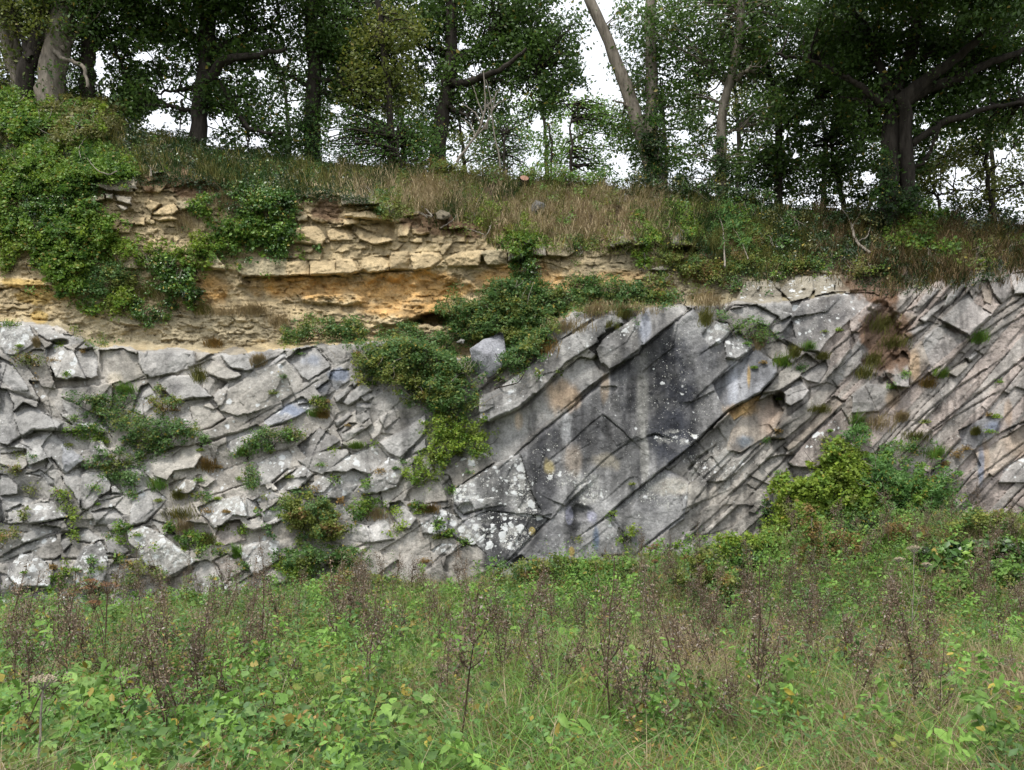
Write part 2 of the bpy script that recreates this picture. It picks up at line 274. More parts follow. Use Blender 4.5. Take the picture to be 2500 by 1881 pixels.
# --- traced blocks: region, outline, relief cm, tone class
BL = """
A|0,300 60,310 230,290 270,440 110,530 50,520 0,470|16|l3
A|250,300 375,285 450,360 640,385 660,430 500,460 400,430 300,380|10|g1
A|580,480 650,430 720,470 640,490|14|g
A|350,480 430,435 500,460 560,500 620,610 665,715 600,700 520,715 430,700 360,560|24|g2
A|200,520 270,480 340,490 360,600 400,690 330,720 270,690 200,600|8|w
A|570,500 640,485 720,485 755,540 755,690 690,710 660,700 610,600|10|l
A|765,490 940,480 1060,520 1100,640 1120,690 900,780 830,740 780,650|4|w
A|1060,490 1490,490 1510,600 1450,640 1170,705 1110,670 1070,590|16|l
A|1500,480 1640,520 1520,585|12|w
A|1680,510 1790,470 1880,470 1930,540 1960,640 1880,655 1790,640 1720,560|27|g
A|1490,620 1620,560 1860,670 1860,690 1740,720 1600,670|20|w
A|1560,700 1620,680 1760,740 1640,850 1560,770|6|w
A|1220,720 1320,685 1470,690 1640,850 1500,860 1390,890 1260,800|22|g
A|1080,770 1150,740 1210,830 1190,930 1080,990 1020,960 1050,860|8|g1
C|-246,616 64,400 310,310 440,470 440,530 316,607 150,690 -66,747 -196,707|18|w1
A|1460,910 1610,880 1740,1010 1650,1080 1560,1110 1480,1020|12|w
C|130,780 430,590 500,640 510,690 380,770 180,830|15|b1
A|1750,1160 1990,1060 2040,1110 1880,1240 1800,1310 1750,1230|9|l2
A|1160,1320 1320,1240 1530,1210 1560,1310 1500,1400 1340,1420 1290,1500 1180,1460|16|w
A|680,1230 710,1170 780,1180 850,1280 850,1310 700,1310|22|g1
A|100,970 180,890 290,940 470,1060 440,1110 270,1110 170,1170 130,1100|22|g
A|0,780 50,800 110,900 100,960 130,1080 170,1160 60,1220 0,1210|12|l1
A|0,540 100,600 210,760 210,810 100,800 20,740 0,730|15|l
A|220,720 300,730 380,860 480,1000 560,1060 400,1000 300,860|5|w1
A|470,850 560,890 640,940 800,1000 820,1050 700,1060 560,1010 490,940|6|g
A|560,1050 820,1060 890,1130 800,1130 690,1100|12|l3
A|40,1240 400,1120 500,1200 640,1320 560,1400 500,1450 400,1320 220,1380 200,1250|18|g1
A|0,1290 200,1260 210,1380 150,1430 0,1370|9|w
A|480,1200 650,1330 640,1350 500,1455 480,1360|22|b
B|200,180 310,150 420,230 430,290 380,270 320,200|8|l
B|480,200 620,120 700,130 640,180 620,440 570,330 500,260|10|g
B|630,190 700,160 800,165 860,260 850,310 790,350 760,370 680,470 630,460 620,330|24|g1
B|860,280 890,265 960,340 870,330|16|l1
B|0,180 60,190 130,260 140,340 0,350|12|g1
B|0,360 140,350 300,370 200,420 50,470 40,540 0,560|8|l1
B|50,470 160,410 180,560 60,570|10|g1
B|180,420 400,390 530,510 400,545 220,570|22|g2
B|190,640 340,570 470,600 440,640 190,720 160,700|12|g2
B|20,800 180,720 430,650 440,690 240,780 100,830 30,860|12|g1
B|470,650 545,630 550,720 500,780 470,720|14|g
B|60,900 160,800 250,790 370,870 400,1000 380,1060 150,1060 60,980|27|g3
B|400,850 470,800 480,960 420,980|6|g
B|560,900 640,740 780,700 830,780 830,950 780,1050 690,1090 600,1060 560,990|20|d3
B|580,600 680,600 800,690 700,710 600,700|8|l2
B|820,690 880,670 1010,780 940,815 830,790|14|d1
B|980,620 1090,575 1200,620 1270,660 1320,700 1520,850 1480,880 1270,995 1200,900 1130,900 1060,780 990,700|34|g3
B|1170,530 1280,560 1360,650 1280,660 1240,640|8|g
B|960,120 1060,115 1170,230 1150,290 1050,270 970,200|12|g1
B|1010,470 1030,350 1130,300 1200,290 1290,380 1240,440 1120,560 1000,590|15|g1
B|700,470 880,430 960,500 900,570 740,580|8|g
B|1300,260 1420,210 1520,230 1500,300 1440,340 1310,310|10|w2
B|1510,190 1600,175 1670,230 1580,290 1520,270|9|w
B|1520,440 1650,380 1780,360 1850,350 1910,480 1930,515 1800,500 1720,570 1650,605 1560,500|28|g3
B|1680,600 1760,545 1850,530 1890,600 1900,690 1720,740 1660,650|8|p1
B|1840,740 2060,690 2160,700 2160,850 2000,950 1940,950 1850,800|24|g3
B|1990,500 2150,430 2212,420 2200,540 2050,580|10|l2
B|1480,880 1590,840 1700,930 1710,1080 1500,1100 1420,1100 1480,980|16|g1
B|1640,850 1760,790 1880,940 1850,1000 1730,1010 1690,900|16|p1
B|1280,1010 1420,930 1490,900 1440,1050 1340,1100|3|p
B|1830,1030 1940,960 2020,1000 1960,1060|10|g1
B|0,1160 200,1100 540,1110 620,1170 700,1290 560,1300 400,1330 140,1370 110,1290|18|g3
B|440,1430 620,1330 750,1370 700,1440 520,1480|16|l3
B|960,1150 1060,1080 1150,1130 1060,1230 980,1240|12|d3
B|0,940 60,960 120,1080 150,1120 0,1140|7|d1
B|1220,1060 1290,1110 1330,1190 1230,1200|7|w
B|850,880 990,860 1040,920 900,990 860,960|6|l3
C|320,300 400,230 540,210 640,330 650,370 480,480 440,450|6|g
C|170,360 300,240 320,280 210,360|13|l
C|540,540 640,470 700,550 600,600|3|d
C|640,470 660,400 800,380 800,480 700,550|7|b
C|680,600 820,500 850,530 700,640|13|g
C|740,640 900,480 980,550 800,670|19|l
C|810,480 870,420 960,430 840,520|15|l
C|880,600 1040,540 1010,590 920,640|12|g
C|850,640 960,640 960,680 850,740|8|l
C|850,740 960,690 960,760 900,810 860,790|12|g
C|680,790 800,710 820,740 710,840|12|g
C|700,860 800,800 860,800 730,890|6|g
C|720,890 900,820 920,840 750,950|15|g
C|740,960 930,850 980,930 940,970 780,980|6|w
C|390,980 570,830 730,930 700,960 620,1010 470,1070|13|d1
C|400,1090 470,1070 620,1010 780,1000 800,1045 600,1200 470,1160|20|g1
C|90,1110 330,1000 370,1060 330,1150 200,1260 110,1290|15|g1
C|220,1270 440,1120 520,1200 420,1310 260,1320|20|l2
C|610,1180 760,1070 1010,960 1050,1000 1100,1060 960,1200 870,1180 700,1180|16|g2
C|480,1290 600,1200 680,1240 830,1150 950,1210 820,1330 740,1390 520,1360|15|l2
C|880,1320 1010,1160 1100,1060 1190,1090 1235,1180 1170,1290 1000,1350 900,1360|25|g2
C|1030,950 1250,830 1390,730 1390,870 1250,1020 1190,1070 1110,1040|17|l1
C|1250,1010 1390,910 1390,1000 1200,1090|8|g
C|1150,700 1360,650 1380,700 1280,760 1160,760|8|w
C|1220,1400 1260,1310 1420,1240 1480,1230 1520,1290 1560,1400 1400,1420|3|w
C|1490,1190 1640,1080 1880,1000 1920,1100 1610,1310 1570,1210|12|w1
C|1110,1420 1190,1400 1320,1540 1260,1620 1200,1600 1100,1480|9|g1
C|780,1640 860,1575 960,1590 1010,1720 800,1720|14|l1
C|940,1600 1030,1540 1100,1560 1150,1700 1010,1720|14|l1
C|1380,1560 1490,1460 1560,1450 1650,1560 1560,1640 1400,1640|11|g2
C|60,1400 200,1300 250,1380 100,1420|12|d1
C|0,1380 100,1420 130,1500 20,1540|12|l1
C|120,1500 250,1400 290,1500 150,1580|10|l2
C|670,1430 760,1430 810,1500 700,1580|10|g1
X|1107,1198 1233,1133 1568,848 1690,752 1712,780 1740,830 1800,800 1850,860 1897,910 1859,958 1780,1001 1700,1077 1622,1143 1560,1200 1520,1250 1500,1330 1540,1400 1400,1420 1330,1470 1230,1450 1150,1300 1107,1245|13|m1
D|850,400 960,290 1060,235 1110,240 960,330 860,410|22|l2
D|215,870 350,790 560,650 700,540 850,420 1190,215 1310,230 1340,290 1200,350 1130,400 1140,430 900,580 660,830 520,950 300,1045 230,1020|32|l1
D|230,1080 520,960 820,690 1000,540 1100,560 1150,640 1220,660 1060,780 900,920 600,1160 420,1370 330,1350 250,1200|9|l
D|1120,490 1180,400 1430,230 1480,450 1450,520 1220,645 1160,600|38|g1
D|1430,230 1500,180 1770,130 1850,165 1780,230 1590,370 1490,460 1450,380|27|l
E|340,620 650,420 850,330 940,620 1020,790 700,740 560,770 420,810 345,730|17|g2
E|420,860 600,780 1020,820 1080,840 780,1150 620,1240 560,1100 330,980|15|d2
E|1360,940 1500,840 1540,830 1690,1130 1480,1130 1300,1150 1280,1000|18|g1
E|1540,810 1640,710 1966,452 2160,560 2120,850 1900,1000 1780,1090 1690,1000|11|m1
E|280,1140 430,1040 520,1050 600,1120 620,1250 480,1300 260,1250|13|w
E|600,1330 780,1190 880,1270 730,1420|15|l1
E|780,1170 860,1120 960,1200 880,1260|14|g
E|70,850 240,760 400,840 420,900 330,980 100,960|11|g2
E|160,1090 250,1030 390,1040 300,1120 200,1120|13|g3
F|30,600 130,505 210,520 250,570 180,650 100,690|20|l2
F|190,640 290,575 345,640 400,680 280,775 200,760|19|g2
F|110,930 400,690 545,800 545,870 440,990 220,1110 160,1050|19|b
F|220,1120 440,1000 400,1090 250,1180|1|o
F|240,1240 400,1050 520,1000 590,1120 530,1250 300,1400 200,1380|7|t
F|590,990 700,895 760,980 720,1040 640,1080 600,1060|38|g
F|550,860 740,725 830,790 710,860 700,890 560,980 440,1000|20|w
F|700,870 870,770 890,840 830,930 740,910|10|g
F|980,790 1140,580 1160,750 940,960 880,900|12|g
F|760,1040 900,890 960,960 860,1080 600,1310 500,1300 560,1200|20|w
F|620,1340 760,1200 930,1010 1000,1060 730,1310 620,1390 590,1360|15|t
F|620,1470 760,1300 980,1100 1040,1200 1000,1330 820,1500 650,1490|18|p1
F|410,400 760,370 840,320 1190,320 1240,340 1130,420 890,640 830,720 700,700 600,640 560,480|13|g1
F|210,430 400,400 560,480 490,550 350,500|12|g
F|490,560 640,470 670,620 560,640|10|l
F|430,680 560,640 690,700 600,760 510,770|7|w
F|250,400 330,240 550,240 580,300 580,390 350,400|18|w1
F|560,300 660,200 780,205 800,290 760,350 640,380|26|w1
F|780,205 940,195 930,310 800,340|22|w1
F|940,200 1100,190 1150,300 935,315|20|w
F|1360,520 1420,450 1490,480 1390,570|18|t
F|1450,440 1590,270 1640,300 1560,380 1490,460|20|g
F|1500,500 1690,340 1700,380 1540,520|15|g
F|1400,590 1560,510 1600,520 1440,630|13|g
F|1700,330 1810,250 1820,280 1720,400 1660,440|22|g1
F|1650,500 1840,310 1880,390 2000,460 1990,480 1850,610 1760,560|26|g
F|1540,610 1640,530 1750,590 1840,600 1810,640 1560,850 1520,700|17|l
F|1270,850 1390,710 1430,740 1440,960 1340,950|26|g
F|1440,720 1520,640 1580,800 1440,960|22|t
F|1050,1010 1260,820 1290,900 1365,1010 1240,1120 1050,1130|19|g
F|1910,240 1980,230 2010,300 1990,400 1940,380|12|t
F|1970,230 2110,190 2140,340 2060,400 2010,330|20|g
F|2120,190 2212,170 2300,200 2300,330 2150,330|15|g
F|1700,860 1830,770 1850,800 1760,890|14|w
F|1820,760 1890,710 1900,740 1850,790|20|l
F|1770,1250 2000,1130 2050,1180 2000,1300 1880,1370 1790,1340|19|b
F|1880,1400 2000,1340 2300,1160 2300,1320 2000,1560 1930,1500|13|t
F|2080,1500 2300,1360 2300,1600 2040,1600|15|g2
I|0,790 150,785 300,820 300,920 0,935|30|y
I|310,820 490,810 490,925 300,925|32|Y
I|495,810 690,800 690,920 495,925|31|Y
I|700,800 820,800 880,900 760,930 690,920|29|Y
I|900,790 1110,770 1100,890 940,905 890,880|38|Y
I|1120,745 1255,740 1260,880 1110,880|31|Y
I|1265,760 1500,740 1530,800 1430,870 1290,895|30|Y
I|1540,800 1660,740 1830,730 1800,850 1640,860 1560,850|36|Y
I|1810,740 1960,720 2020,740 2020,840 1860,850|37|y
I|2020,720 2070,700 2150,750 2130,800 2030,820|37|g
J|320,770 380,670 420,700 420,770|36|l
J|430,690 600,670 650,740 590,780 430,770|35|y
J|890,700 940,630 1030,620 1090,680 950,710|38|g
J|1090,630 1170,640 1180,690 1110,690|32|g
J|1370,600 1440,590 1490,640 1570,690 1400,700|46|g
J|1220,880 1320,850 1390,880 1300,890|25|g
I|730,310 870,290 1000,310 1030,370 960,380 800,370 740,380|38|g1
I|760,450 940,425 1110,470 1130,500 980,500 760,480|40|Y
I|740,500 890,480 880,520 760,540|36|Y
I|830,600 870,570 1000,620 1120,640 1140,660 990,690 870,640|32|Y
I|480,460 560,455 640,520 600,530 500,490|32|Y
I|390,470 470,450 480,500 400,510|28|y
I|310,640 380,560 540,540 600,600 620,640 580,700 340,680|34|Y
I|610,560 820,545 830,650 650,660|8|Y
I|860,540 1140,520 1150,640 1000,600|6|Y
I|1170,520 1290,510 1270,560 1250,620 1170,630|28|Y
I|1270,570 1400,560 1420,600 1350,620 1280,610|26|Y
I|1460,440 1520,420 1580,440 1560,490 1480,490|36|y
I|1550,510 1690,500 1680,560 1580,570|32|Y
I|840,390 1040,390 1050,430 960,410 860,425|36|y
H|1540,770 1640,755 1740,850 1740,890 1600,870 1560,890|42|y
H|1810,800 1930,790 2212,800 2212,930 1880,930 1830,900|30|y
H|950,820 1090,790 1120,880 960,880|27|y
H|1100,830 1150,800 1170,870 1120,860|30|y
H|640,340 800,300 810,340 650,370|30|y
H|880,300 1010,320 1010,380 900,350|34|l
H|900,380 990,400 950,430|34|l
H|810,300 870,300 870,340 820,335|34|l
H|1140,340 1250,370 1170,440 1130,400|28|Y
H|1170,440 1260,390 1340,370 1380,430 1310,480 1180,450|30|Y
H|1360,350 1480,350 1490,410 1400,430 1360,390|30|y
H|930,480 1120,480 1120,540 940,520|26|Y
H|900,560 1040,520 1000,600 890,600|24|Y
H|1160,480 1310,450 1380,500 1220,510|28|Y
H|1180,130 1260,110 1280,130 1190,145|34|l
H|1120,190 1220,160 1230,190 1140,210|28|Y
H|1100,240 1300,210 1240,290 1120,280|28|Y
H|700,210 1020,230 1030,280 820,270|26|g
H|760,200 900,180 1060,180 1060,260|22|g
H|70,110 110,60 160,100 150,125|38|g
H|150,60 240,70 230,95 160,95|34|t
H|120,170 140,150 180,150 240,195|38|w
H|0,930 130,930 400,990 420,1010 260,1000 90,1010 0,1030|24|Y
H|100,680 200,660 240,730 110,740|26|y
H|600,1090 820,1110 820,1160 700,1140|22|y
H|780,1250 900,1230 1100,1280 1100,1320 950,1300|16|y
"""
TONE = dict(g=(.255, .25, .24), l=(.31, .305, .295), w=(.29, .27, .235), d=(.15, .15, .152), b=(.225, .232, .25),
            p=(.285, .24, .215), t=(.31, .26, .205), o=(.46, .31, .15), y=(.38, .33, .22), Y=(.56, .43, .25), m=(.25, .245, .24))
RGBA = np.zeros(PX.shape + (3,)); LI = np.zeros(PX.shape + (3,))
tint = np.array(TONE['g'])
RGBA[:] = tint
b1 = blockid[..., None]
RGBA *= (.78 + .5 * b1)
warm = (fbm(PX, PY, 150, 3, 101)[..., None] * .5 + .5)
RGBA = RGBA * (1 - .6 * warm) + (RGBA * np.array([1.22, 1.07, .88])) * .6 * warm
pinkw = (sst(1850, 2100, PX) * .6 * (.35 + .65 * (hsh(thin[0], 7) > .45)))[..., None]
RGBA = RGBA * (1 - pinkw) + pinkw * np.array([.285, .225, .195]) * (.75 + .5 * b1)
# yellow beds
n1 = fbm(PX, PY * 1.4, 90, 4, 105)[..., None]; n2 = fbm(PX, PY * 2.2, 30, 4, 106)[..., None]
ycol = np.array([.45, .355, .21]) * (1 + .22 * n1) + np.array([.06, .045, .02]) * n2 * 1.5
ora = np.zeros(PX.shape)
def ell(reg, cx, cy, rx, ry, soft=.45, nz=.35, seed=3, vs=1.):  # noisy ellipse mask
    ox, oy, k = REG[reg]; cx = ox + cx / k; cy = oy + cy / k; rx /= k; ry /= k
    r = np.sqrt(((PX - cx) / rx) ** 2 + ((PY - cy) / ry) ** 2) + nz * fbm(PX, PY * vs, 26, 4, seed)
    return sst(1 + soft * .5, 1 - soft * .5, r)
for e in (('I', 420, 1010, 340, 100), ('I', 1200, 1030, 480, 130), ('I', 1250, 1180, 420, 70), ('H', 1620, 1020, 130, 120), ('J', 250, 960, 320, 110), ('J', 1000, 950, 300, 70)):
    ora = np.maximum(ora, ell(*e, soft=.6, nz=.5, seed=8))
ora = ora[..., None] * (.75 + .25 * np.clip(n2 * 2, -1, 1))
ycol = ycol * (1 - ora) + ora * np.array([.60, .36, .135])
pale = ell('A', 1100, 330, 1100, 150, nz=.5)[..., None]
ycol = ycol * (1 - .6 * pale) + .6 * pale * np.array([.45, .39, .265])
ycol *= (.82 + .36 * b1)
# olive-grey weathering skin on the right part of the beds
og = sst(1250, 1700, PX)[..., None]
ycol = ycol * (1 - .7 * og) + .7 * og * np.array([.22, .20, .14])
RGBA = np.where(isy[..., None], ycol, RGBA)
# sparse lichen everywhere on the grey beds
left = sst(1000, 500, PX)
LI[..., 0] = np.where(isy, 0, .12 + .36 * left * np.clip(.5 + 1.2 * fbm(PX, PY, 90, 3, 120), 0, 1))
LI[..., 1] = np.where(isy, .05, .30 + .25 * fbm(PX, PY, 110, 3, 121))

def seg_poly(x, y, pl):
    """distance to outline, outward edge normal y (image, down +), inside mask"""
    n = len(pl); best = np.full(x.shape, 1e9); ny = np.zeros(x.shape); nx = np.zeros(x.shape); idx = np.zeros(x.shape)
    ins = np.zeros(x.shape, bool)
    area = .5 * np.sum(pl[:, 0] * np.roll(pl[:, 1], -1) - np.roll(pl[:, 0], -1) * pl[:, 1]); sg = 1 if area > 0 else -1
    for i in range(n):
        a = pl[i]; b = pl[(i + 1) % n]; ab = b - a; L = max(np.hypot(*ab), 1e-6)
        t = np.clip(((x - a[0]) * ab[0] + (y - a[1]) * ab[1]) / L ** 2, 0, 1)
        d = np.hypot(x - a[0] - t * ab[0], y - a[1] - t * ab[1])
        m = d < best; best = np.where(m, d, best)
        nx = np.where(m, sg * ab[1] / L, nx); ny = np.where(m, -sg * ab[0] / L, ny); idx = np.where(m, i, idx)
        c = ((a[1] > y) != (b[1] > y)) & (x < (b[0] - a[0]) * (y - a[1]) / ((b[1] - a[1]) or 1e-9) + a[0])
        ins ^= c
    return best, nx, ny, ins, idx

for bi_, line in enumerate(BL.strip().split('\n')):
    reg, poly, off, tone = line.split('|'); pl = pts(reg, poly); off = float(off) * (.68 if tone[0] in 'yY' else 1.)
    x0, y0 = pl.min(0) - 10; x1, y1 = pl.max(0) + 10
    ci = slice(np.searchsorted(xs, x0), np.searchsorted(xs, x1)); ri = slice(np.searchsorted(ys, y0), np.searchsorted(ys, y1))
    x = WX[ri, ci]; y = WY[ri, ci]
    d, nx, ny, ins, idx = seg_poly(x, y, pl)
    r1, r2, r3 = (hsh(np.array([bi_]), 5 + k)[0] for k in range(3))
    c = pl.mean(0); ext = max(pl.max(0) - pl.min(0))
    big_m = tone[0] == 'm'
    tl = 0. if big_m else min(14., ext * .16)
    hh = off + (r1 - .5) * tl * 2 * (x - c[0]) / ext * 1.6 + (.15 + .75 * r2) * tl * 2 * (y - c[1]) / ext * 1.2
    # one extra cleaved facet crossing the block
    ang = r3 * 6.28; g = ((x - c[0]) * math.cos(ang) + (y - c[1]) * math.sin(ang)) / ext
    if not big_m: hh = hh - np.clip(g - .05 + .1 * r1, 0, 1) * (24 + 34 * r2) * min(1, ext / 60)
    up = sst(.2, .9, -ny); dn = sst(.1, .8, ny)
    sl_ = (1.8 + 2.2 * hsh(idx, bi_, 9)) * (1 - up) * (1 - dn) + up * (1.0 + .9 * hsh(idx, bi_, 10)) + dn * 4.2
    if tone[0] in 'yY': sl_ = np.where(up > .5, 2.5, sl_)
    hq = hsh(idx, bi_, 12); drop = (.8 + 8 * hq ** 3) * (1 - dn) + dn * (3 + off * (.10 + .6 * (hq > .66)))
    floor = np.maximum(hh - drop - up * 4, -6.)
    e = floor + (d + .5) * sl_
    hh = np.minimum(hh, e) - .6 * np.exp(-((hh - e) / 2.2) ** 2)
    Hs = H[ri, ci]; H[ri, ci] = np.where(ins, hh, Hs)
    # shadow-holding gap round the outline
    gap = (~ins) & (d < 3.5) & (ny > .25) & (hq > .72)
    H[ri, ci] = np.where(gap, np.minimum(H[ri, ci], off * .1 - 4 + d * 3), H[ri, ci])
    tn = np.array(TONE[tone[0]]) * (.9 + .22 * r3)
    nn = fbm(x, y, 40, 4, bi_)[..., None]
    cc = tn * (1 + .2 * nn)
    if tone[0] in 'glwdbptyY': cc = .58 * cc + .42 * RGBA[ri, ci]
    RGBA[ri, ci] = np.where(ins[..., None], cc, RGBA[ri, ci])
    blockid[ri, ci] = np.where(ins, r1, blockid[ri, ci])
    if len(tone) > 1:
        lv = {'1': .34, '2': .52, '3': .72}[tone[1]]
        v = lv + .28 * fbm(x, y, 45, 3, bi_ + 500) - .10 * np.clip((y - c[1]) / ext, -.5, .5) * 2
        LI[ri, ci, 0] = np.where(ins, v * (.5 if big_m else 1), LI[ri, ci, 0])
        LI[ri, ci, 0] = LI[ri, ci, 0] * np.where(ins, 1.25, 1.)
        LI[ri, ci, 1] = np.where(ins, v * .62 + (.12 if c[0] > 1050 else 0), LI[ri, ci, 1])
    else:
        LI[ri, ci, 0] = np.where(ins, .05 if tone[0] not in 'yY' else 0, LI[ri, ci, 0])
        LI[ri, ci, 1] = np.where(ins, .18 if tone[0] not in 'yY' else .05, LI[ri, ci, 1])

# --- traced cracks: region | line | half width px | depth cm | step cm (upper side stands out)
CR = """
E|600,1330 780,1170 980,960 1180,760 1400,560|2.0|9|3
D|415,1370 700,1120 950,920 1220,665 1480,465 1580,385|2.0|9|4
D|1580,385 1700,290 1850,170|1.6|8|2
D|760,1340 900,1230 1080,1060 1160,1000|1.5|5|2
D|780,1390 980,1270 1090,1210|1.2|4|0
E|300,970 430,850 600,740|1.6|6|2
D|1190,1000 1300,1090 1400,1185|2.4|10|4
D|1400,1185 1230,1300 1060,1460|1.6|6|3
D|2212,560 2000,760 1880,870|1.8|7|4
D|1960,500 2060,430 2212,340|1.6|6|3
D|1840,1410 1900,1340 1980,1280|3.2|16|3
D|2050,1215 2015,1260 2025,1340|2.6|12|0
F|0,1320 220,1110 440,990 545,870|3.4|22|16
E|1530,810 1700,660 1966,452 2212,250|2.8|14|9
E|1770,1090 1930,960 2212,740|2.0|10|5
E|1850,1210 2212,960|1.8|9|4
D|1440,1240 1470,1290 1530,1310|1.2|4|0
D|1520,1160 1580,1140 1620,1150|3.0|9|4
E|1140,720 1200,750 1340,630|2.4|9|5
D|2050,1450 1890,1640|2|9|4
F|0,1440 130,1350|2.5|9|2
F|110,930 280,800 400,690|1.5|7|3
F|720,880 1100,560 1140,520|2|9|4
F|880,900 1080,720 1160,640|1.8|8|3
F|830,1100 960,960 1160,760|1.8|8|3
F|150,1640 400,1370 560,1240|2|9|4
F|250,1662 600,1330|2|9|4
F|400,1650 640,1400|2.6|12|5
F|620,1470 650,1500|3|12|0
F|1240,1120 1420,970 1640,820|3|14|5
F|1450,1220 1700,1000 1960,830|2.5|12|5
F|1580,1250 1800,1080 2212,760|2.5|12|6
F|1400,1400 1700,1180 2010,1000|2|9|4
F|2000,480 2212,340|4|16|6
F|1870,620 2212,400|2.6|12|6
F|1900,660 2212,470|2|9|4
F|1720,830 1940,690|2|9|3
F|1270,820 1290,900 1360,990|2|9|0
F|1140,950 1215,1110|2|10|0
F|1640,500 1740,560 1840,620|3.4|14|4
F|2060,1260 2212,1190|2.6|14|6
F|1900,1560 2212,1330|2|12|5
F|850,330 640,380 560,300|3.5|16|6
F|850,330 1000,315 1240,320|2.4|10|3
B|600,510 760,400 960,345|2.6|14|3
B|250,575 400,550 530,515|2.4|12|3
B|0,560 250,575|2|8|2
B|60,790 200,720 480,610|2.4|12|3
A|320,1450 380,1520 440,1560|2.4|12|0
A|50,800 200,850 300,890|5|22|4
A|100,1200 250,1110 420,1100|4|18|4
H|0,1035 90,1015 160,1040 290,1090|3.6|20|8
H|790,1250 950,1320 1110,1310|2.6|12|5
H|1360,1430 1480,1440 1500,1490|3|14|3
I|0,940 600,930 860,905 1290,890|3|16|3
I|1320,1240 1500,1220 1560,1240|5|30|4
C|560,215 600,260 660,330|3|14|2
C|310,310 380,370 450,470|2.6|12|0
C|0,800 250,660 560,470|2|9|2
"""
for line in CR.strip().split('\n'):
    reg, pl, wd, dep, step = line.split('|'); pl = pts(reg, pl); wd = float(wd); dep = float(dep); step = float(step)
    x0, y0 = pl.min(0) - 60; x1, y1 = pl.max(0) + 60
    ci = slice(np.searchsorted(xs, x0), np.searchsorted(xs, x1)); ri = slice(np.searchsorted(ys, y0), np.searchsorted(ys, y1))
    x = WX[ri, ci]; y = WY[ri, ci]; best = np.full(x.shape, 1e9); side = np.zeros(x.shape); en = np.zeros(x.shape)
    for i in range(len(pl) - 1):
        a, b = pl[i], pl[i + 1]; ab = b - a; L = np.hypot(*ab)
        tt = ((x - a[0]) * ab[0] + (y - a[1]) * ab[1]) / L ** 2; t = np.clip(tt, 0, 1)
        d = np.hypot(x - a[0] - t * ab[0], y - a[1] - t * ab[1]); m = d < best
        s = (ab[0] * (y - a[1]) - ab[1] * (x - a[0])) / L * np.sign(ab[0] if abs(ab[0]) > 1e-6 else 1)
        best = np.where(m, d, best); side = np.where(m, s, side)
    wvar = wd * (.25 + .85 * vnoise(x / 14, y / 14, 44)); dep = dep * (.1 + .85 * vnoise(x / 38, y / 38, 47))
    H[ri, ci] -= dep * np.exp(-(best / wvar) ** 2)
    # the bed above the joint stands proud and dies away upwards
    H[ri, ci] += step * np.where(side < 0, np.exp(-best / 28.), 0)

# --- caves / hollows and general recess below the strong bed
def add_relief(reg, cx, cy, rx, ry, cm, seed=1, soft=.6, nz=.3):
    global H
    H = H + cm * ell(reg, cx, cy, rx, ry, soft, nz * 1.6, seed)
add_relief('I', 1470, 1265, 150, 45, -75, 3, .5, .25)
add_relief('I', 1290, 1290, 70, 25, -35, 4)
add_relief('I', 800, 1060, 850, 110, -16, 5, .9)
add_relief('I', 1350, 1020, 330, 90, -14, 6, .9)
add_relief('I', 700, 1110, 230, 45, 20, 7, .5)
add_relief('I', 1100, 1260, 140, 60, 22, 8, .6)
add_relief('I', 980, 580, 160, 70, -14, 9)
add_relief('A', 460, 430, 60, 20, -22, 10)
add_relief('E', 1320, 800, 70, 50, -9, 11)
add_relief('F', 560, 1050, 40, 50, -40, 12)
add_relief('F', 1250, 640, 120, 260, -30, 13, .5, .3)
add_relief('J', 1480, 740, 130, 35, -30, 14)
add_relief('F', 1200, 240, 160, 80, -30, 15)
add_relief('C', 1700, 1470, 60, 60, -16, 16)

# --- stains and colour patches that belong to the stone, and the niche's painted shade
def stain_shade(reg, cx, cy, rx, ry, c, k=.85, soft=.9, nz=.75, seed=5, vs=.3):
    m = (ell(reg, cx, cy, rx, ry, soft, nz, seed, vs) * k)
    if max(c) < .1: m = m * (.62 + .38 * MOTT)
    m = m[..., None] * (~isy)[..., None]
    RGBA[:] = RGBA * (1 - m) + m * np.array(c) * (.85 + .3 * b1)
MOTT = sst(-.35, .1, fbm(PX, PY, 30, 5, 186, .65))
DK = (.045, .045, .049); NAVY = (.038, .040, .048); LT = (.36, .35, .32)
stain_shade('D', 1700, 800, 225, 500, DK, .95, nz=.5, seed=21)
stain_shade('D', 1740, 760, 150, 380, NAVY, .85, nz=.5, seed=22)
stain_shade('D', 1680, 1200, 210, 200, NAVY, .9, nz=.5, seed=23)
stain_shade('D', 1365, 880, 72, 300, DK, .9, nz=.5, seed=24)
stain_shade('D', 1250, 760, 26, 150, DK, .7, seed=25)
stain_shade('D', 1090, 900, 90, 150, DK, .6, seed=26)
stain_shade('D', 1030, 1080, 160, 200, DK, .5, seed=27)
stain_shade('D', 1280, 440, 130, 90, DK, .45, seed=28)
stain_shade('D', 2000, 560, 90, 120, NAVY, .6, seed=29)
stain_shade('D', 750, 1170, 130, 150, DK, .8, seed=30)
stain_shade('D', 700, 1480, 90, 260, DK, .85, seed=31)
stain_shade('D', 480, 1500, 110, 120, DK, .45, seed=32)
stain_shade('E', 680, 880, 170, 140, DK, .75, seed=33)
stain_shade('E', 1080, 960, 160, 170, DK, .6, seed=34)
stain_shade('E', 640, 1190, 60, 120, DK, .75, seed=35)
stain_shade('E', 1310, 780, 100, 140, (.04, .04, .044), .8, seed=36)  # dark of the niche, its shade painted in as colour
stain_shade('D', 1150, 1150, 260, 200, DK, .6, seed=90)
stain_shade('D', 700, 1330, 200, 260, DK, .6, seed=91)
stain_shade('E', 800, 1000, 260, 200, DK, .55, seed=92)
